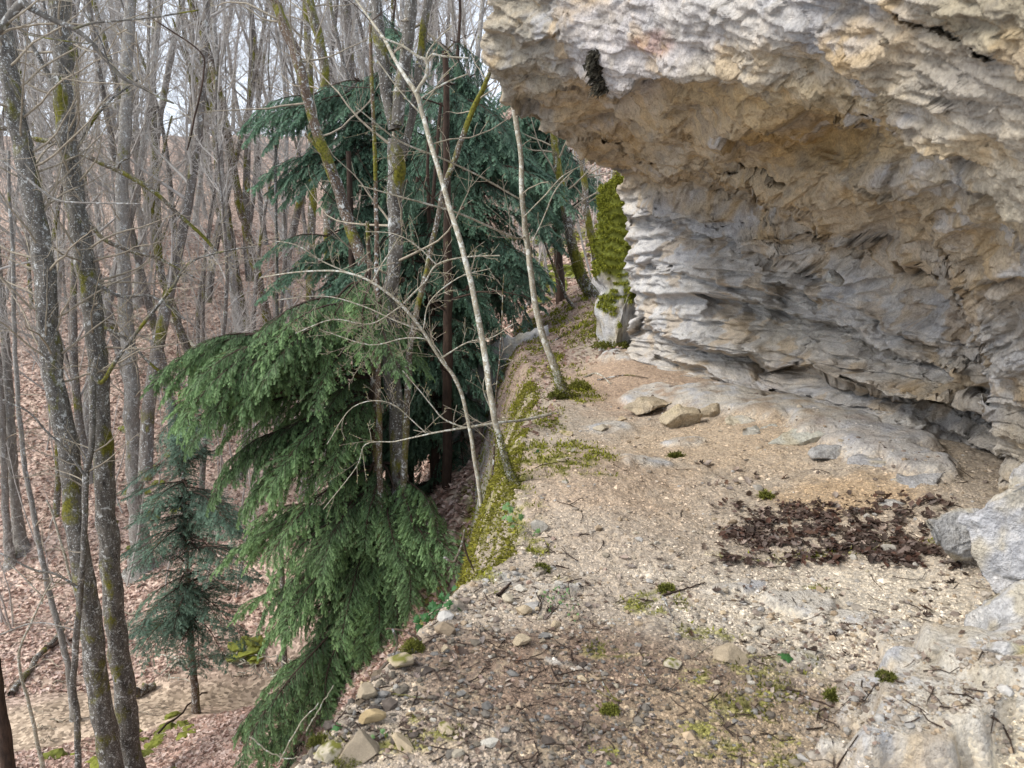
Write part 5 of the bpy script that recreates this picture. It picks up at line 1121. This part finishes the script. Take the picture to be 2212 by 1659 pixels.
ivy_plant('small fresh-green herb clump on the soil of the ledge', [(1200,1305),(1190,1290),(1215,1285),(1235,1300),(1240,1330)], 2.9, 9, 46, 73, IVYL, 'herb', 'plant', spread=14)
ivy_plant('little ivy sprig by the bright green moss patch', [(1160,985),(1150,975),(1165,968)], 5.1, 9, 9, 74, IVY, spread=8)
ivy_plant('green seedling between the bottom moss and stones', [(830,1600),(822,1590),(828,1580)], 2.1, 14, 7, 75, IVYL, 'herb', 'plant', spread=9)
for (a, b, s_, lab, me) in [(1697,1424,42,'single dark green ivy leaf lying on the soil right of centre', IVY), (728,1577,32,'single dark ivy leaf beside the pointed ochre rock', IVY), (722,1525,26,'pale green ivy leaf at the brink above the dark one', IVYL), (1315,1655,16,'tiny green leaf at the bottom edge', IVYL)]:
    p = hit(a, b); o = thing('ivy_leaf', lab, 'leaf', (p[0], p[1], p[2]+.012), None, me); s = s_*.5*p[1]/FPX; o.scale = (s, s, s); o.rotation_euler = (.15, -.1, 1.2 if a > 1500 else .2)
# sticks
def stick(label, pts, w, seed, mat=None, lift=.006, Y=None, moss=False, name='twig', cat='twig'):
    rng = np.random.RandomState(seed); P = np.array([hit(a, b) for a, b in pts]) if Y is None else at(np.array([p[0] for p in pts], float), np.array([p[1] for p in pts], float), Y)
    if Y is None: P[:, 2] += lift
    P = smooth_path(P, 6); P += rng.randn(*P.shape)*.0015; r = w*.5*P[:, 1].mean()/FPX
    a = Acc(); a.tube(P, np.linspace(r, r*.5, len(P)), n=6, rough=.2, seed=seed); base = P[0]
    return thing(name, label, cat, base, None, a.build(name, [mat or B_BROWN], base))
for k, (lab, pts_, w, mt) in enumerate([
  ('dark forked twig lying right of the moss, upper arm', [(1429,1290),(1470,1278),(1500,1268),(1523,1261)], 5, B_DARK), ('short twig hanging down from the dark forked twig', [(1430,1290),(1440,1310),(1452,1336)], 5, B_GREY),
  ('curved brown twig on brown soil left of centre', [(1176,1400),(1210,1398),(1240,1402),(1258,1407)], 4, B_BROWN), ('long brown twig of the crossed pair', [(1230,1472),(1262,1480),(1300,1500),(1335,1520)], 5, B_BROWN),
  ('upright brown twig crossing the long one', [(1296,1448),(1300,1475),(1318,1502),(1342,1522)], 5, B_BROWN), ('short thick twig below the crossed pair', [(1366,1558),(1376,1545),(1384,1528)], 6, B_BROWN),
  ('level brown twig left of the cream stone in moss', [(1349,1486),(1390,1482),(1429,1488)], 5, B_BROWN), ('short twig sloping down into the level brown twig', [(1386,1450),(1396,1468),(1405,1480)], 4, B_BROWN),
  ('thin pale stem sloping over the moss left of the largest rock', [(1495,1425),(1530,1400),(1561,1377)], 3, B_PALE), ('dark thick stick poking out over the brink', [(1075,1290),(1088,1277),(1104,1261)], 9, B_DARK),
  ('straight straw-coloured stalk on the soil', [(1296,1343),(1325,1342),(1352,1344)], 3, B_PALE), ('long brown bramble reaching out left over the drop', [(560,1532),(620,1522),(690,1500),(740,1484),(790,1455),(830,1429)], 5, B_BROWN),
  ('long brown twig running right from the rough tan rock', [(795,1488),(847,1502),(890,1508),(936,1517)], 5, B_BROWN), ('dark stick along the brink beneath the ivy', [(878,1417),(915,1395),(959,1363)], 8, B_BROWN),
  ('pale thin twig pointing left from the mossy stick', [(767,1390),(805,1395),(843,1405)], 3, B_PALE), ('thin upright twig beside the rough tan rock', [(772,1470),(770,1495),(773,1520)], 4, B_BROWN),
  ('dark curled stick on the slab in the bottom right corner', [(2140,1550),(2165,1570),(2180,1600),(2190,1630)], 7, B_DARK), ('fine dark twig by the big curled leaf', [(1930,1318),(1965,1332),(2010,1345)], 3, B_DARK),
  ('thin twig right of the crumpled brown leaf', [(1830,1350),(1850,1352),(1866,1358)], 3, B_DARK), ('root arching over the soil near the farther sapling', [(1262,815),(1290,808),(1320,830)], 6, B_PALE),
  ('thin root lying along the far path', [(1290,822),(1350,812),(1400,818)], 4, B_BROWN), ('thick brown twig in the bottom foreground soil', [(1300,1552+30),(1330,1578),(1352,1580)], 9, B_BROWN),
  ('long stick leading up left by the far mossy trunk', [(1165,755),(1200,735),(1240,712)], 5, B_MOSS)]):
    stick(lab, pts_, w, 800+k, mt)
stick('mossy knobbed stick rising at the brink below the yew', [(820,1450),(845,1420),(858,1395),(852,1370),(848,1358)], 8, 830, B_MOSS, Y=2.55)
stick('bare brown stick jutting left from the bright moss cushion', [(910,1380),(885,1368),(861,1361),(833,1359)], 7, 831, B_BROWN, Y=2.6)
stick('crooked mossy stick standing in front of the gully', [(959,1204),(980,1213),(990,1195),(997,1178),(1004,1143)], 7, 832, B_MOSS, Y=3.6)
stick('dark bent stick leaning behind the crooked mossy one', [(998,1160),(1008,1195),(1024,1235)], 7, 833, B_DARK, Y=3.7)
for k, (lab, pts_) in enumerate([('pale dry stalk in the bottom left corner of the ledge', [(540,1590),(575,1620),(620,1640),(660,1630)]), ('second dry stalk curving beside the bottom left stones', [(600,1650),(650,1560),(690,1520)]), ('thin dry stem leaning out near the dark ivy leaf', [(660,1580),(690,1530),(720,1480)])]):
    stick(lab, pts_, 3.5, 840+k, B_PALE, Y=2.15)
rng = np.random.RandomState(88); ta_ = Acc()
for k in range(420):
    if k % 2: px, py = rng.uniform(640, 1250), rng.uniform(1180, 1655)
    else: px, py = rng.uniform(1050, 2150), rng.uniform(1000, 1655)
    p = hits(np.array([px]), np.array([py]))[0]
    if p[0] < edge_x(p[1])-.08 or p[0] > foot_x(p[1]): continue
    a = rng.uniform(0, 6.28); L = rng.uniform(.02, .11)*(.5+.25*p[1]); q = np.array([p+[math.cos(a)*L*t_, math.sin(a)*L*t_, 0] for t_ in (-.5, -.15, .2, .5)])+rng.randn(4, 3)*L*.05; q[:, 2] = ledge_h(q[:, 0], q[:, 1])+.004+rng.rand()*.01
    ta_.tube(q, np.linspace(.0022, .0012, 4)*rng.uniform(.6, 1.7), n=3)
obj('twig_litter', ta_.build('twig_litter', [B_DARK]), kind='stuff', label='fine dark twig bits strewn on the soil', category='twigs')
# bright moss cushions that stand proud
def cushion(label, px, py, w, h, seed, col=((.10,.11,.02),(.27,.28,.06)), n=700):
    p = hit(px, py+h*.3); rng = np.random.RandomState(seed); d = rng.randn(n, 3); d[:, 2] = np.abs(d[:, 2]); d /= np.linalg.norm(d, axis=1)[:, None]
    s = np.array([w*.5, w*.45, h*.55])*p[1]/FPX; q = d*s*(1+.55*fbm(d*2.2+seed, 3, 3)[:, None])
    t = thing('moss_cushion', label, 'moss', p); V, F = rock_shape(seed, 2, 0, .15); obj('core', mesh('core', V*s*.6, F, [M_MOSS], np.tile((.09,.10,.02), (len(V), 1))), t)
    tufts('moss_fronds', q, d, .006*p[1]/2, col, t, seed, 2, .2, kind='stuff')
for k, q in enumerate([('bright yellow-green moss cushion below the trailing ivy', 893,1395,44,34),('small moss tuft by the upright pinkish stone', 1318,1532,32,20),('moss tuft in the pale grit left of the herb', 1095+75,1228,28,12),('mossy cushion over the stones at the bottom edge', 745,1640,60,30),('moss cushion between the bottom tan blocks', 690,1600,46,24),
    ('moss tuft right of the level brown twig', 1440,1270,28,14),('round moss tuft at the lower edge of the slab', 1800,1500,34,22),('moss tuft above the dead leaf pile', 1655,1072,22,12),('moss lump on the root beside the farther sapling', 1250,835,44,26),('moss lump at the foot of the farther sapling', 1205,855,30,20),('moss lump halfway along the far path by the wall', 1320,745,60,14),('moss lump at the path edge under the mossy spur', 1345,715,36,18),('moss tuft beneath the first shelf rock', 1460,985,20,8),('dark moss tuft on the crown of the bottom slab', 1915,1460,34,16)]):
    cushion(*q, seed=900+k)
# leaves on the path beyond and on the far slope
rng = np.random.RandomState(41); n = 9000; py = rng.uniform(640, 900, n); px = rng.uniform(1020, 1400, n); Pq = hits(px, py); 
y = rng.uniform(6, 19, n); x = edge_x(y)+rng.uniform(-1.6, 3.0, n); keep = (y > 9.5) | (x < edge_x(y)+.35); x, y = x[keep], y[keep]; z = ledge_h(x, y)
leaf_cards('path_leaf_litter', np.stack([x, y, z+.012], 1), np.full(len(x), .032), [(.36,.25,.20), (.42,.32,.27), (.25,.16,.12), (.48,.38,.33)], 2, label='fallen leaves strewn over the far end of the ledge', category='leaf litter')
n = 85000; y = 9+33*rng.rand(n)**1.35; px = rng.uniform(-150, 1400, n); x = (px-1106)/FPX*y; z = terrain_h(x, y); ok = (np.abs(y-15.4-.33*(x+11)) > 1.3) | (x > -5.5)
leaf_cards('slope_leaf_litter', np.stack([x, y, z+.02], 1)[ok], (.040+.0012*y)[ok], [(.48,.34,.28), (.58,.44,.38), (.34,.22,.175), (.66,.53,.47), (.52,.36,.30), (.22,.15,.12)], 3, label='fallen beech leaves covering the far slope', category='leaf litter')
# moss-grown stones, logs and driftwood of the valley
VM = []
for k in range(4):
    V, F = rock_shape(950+k, 3, 5, .32, .12); m = sstep(-.5, .1, V[:, 2]+.5*fbm(V*2+k, 3, 4))[:, None]; VM.append(mesh('stone', V, F, [M_STONE], np.array([.40,.38,.34])*(1-m)+np.array([.15,.165,.03])*m*(1+.5*fbm(V*7, 3, 3)[:, None]), smooth=False))
rng = np.random.RandomState(51); k = 0
for (cx_, cy_, rx, ry, n_, grp, lab) in [(330,1600,110,50,20,'mossy stones on the near bank','mossy stone in the leaf litter of the near stream bank'),(330,1030,110,160,14,'mossy stones on the far slope','low green mossy stone in the litter of the far slope'),(200,1640,80,20,8,'mossy stones on the near bank','mossy stone in the leaf litter of the near stream bank'),(1190,600,50,60,26,'mossy stones beyond the path','bright mossy stone on the rise beyond the end of the path'),(530,1400,40,20,6,'mossy rocks by the driftwood','grey and green mossy rock by the driftwood')]:
    for _ in range(n_):
        px, py = cx_+rng.randn()*rx*.7, cy_+rng.randn()*ry*.6; p = hit(px, py, terrain_h, 4, 60)
        if p[1] > 45: continue
        s_ = rng.uniform(9, 24)*p[1]/FPX*(1.4 if 'driftwood' in grp else 1); o = thing('mossy_stone', lab, 'stone', tuple(p), grp, VM[rng.randint(4)]); o.scale = (s_*1.3, s_, s_*.6); o.rotation_euler = (0, 0, rng.uniform(0, 6))
def log(label, a, b, w, mat, seed, cat='log', sag=.1, lift=.1, name='fallen_log'):
    p, q = hit(*a, terrain_h, 4, 70), hit(*b, terrain_h, 4, 70); t = np.linspace(0, 1, 9)[:, None]; P = p+(q-p)*t; P[:, 2] = np.maximum(P[:, 2], terrain_h(P[:, 0], P[:, 1]))+lift; rng = np.random.RandomState(seed); P += rng.randn(9, 3)*sag*.4
    r = w*.5*np.linspace(p[1], q[1], 9)/FPX*np.linspace(1.1, .7, 9); ac = Acc(); ac.tube(P, r, n=9, rough=.2, seed=seed); return thing(name, label, cat, P[0], None, ac.build(name, [mat], P[0]))
log('mossy fallen log sloping down to the stream at left', (20,1505), (135,1365), 14, B_MOSS, 1); log('short mossy log lying by the dark fallen one', (60,1430), (170,1380), 9, B_DARK, 2)
log('white fallen trunk crossing the upper litter slope', (285,635), (500,840), 9, B_PALE, 3, lift=.4); log('mossy log across the slope above the small fir', (180,650), (330,720), 7, B_MOSS, 4, lift=.3)
log('stubby mossy log end beside the fir on the bank', (290,1510), (332,1488), 22, B_MOSS, 5); log('slim mossy log behind the lichened trunk', (420,820), (505,882), 8, B_MOSS, 6, lift=.4)
log('thin dead branch lying below the fir', (330,1600), (450,1500), 5, B_DARK, 7); log('fallen pale pole in the gully', (905,1115), (960,1150), 7, B_PALE, 8)
rng = np.random.RandomState(61)
for k in range(26):
    x0, y0 = rng.uniform(330, 600), rng.uniform(1415, 1475); a_ = rng.randn()*.5; L = rng.uniform(25, 70)
    o = log('bleached stick in the driftwood tangle beside the stream', (x0, y0), (x0+L*math.cos(a_), y0+L*.4*math.sin(a_)), rng.uniform(2.5, 5), B_PALE, 70+k, 'stick', .12, .12, 'driftwood_stick'); o['group'] = 'driftwood sticks by the stream'
for k in range(40):
    x0, y0 = rng.uniform(0, 620), rng.uniform(1180, 1650); a_ = rng.uniform(-.9, .9); L = rng.uniform(20, 60)
    if x0 > 420 and y0 > 1500: continue
    o = log('dead brown stick lying in the litter near the stream', (x0, y0), (x0+L*math.cos(a_), y0+L*.5*math.sin(a_)), rng.uniform(2, 4), B_TWIG, 130+k, 'stick', .06, .06, 'dead_stick'); o['group'] = 'dead sticks near the stream'
print('details done')
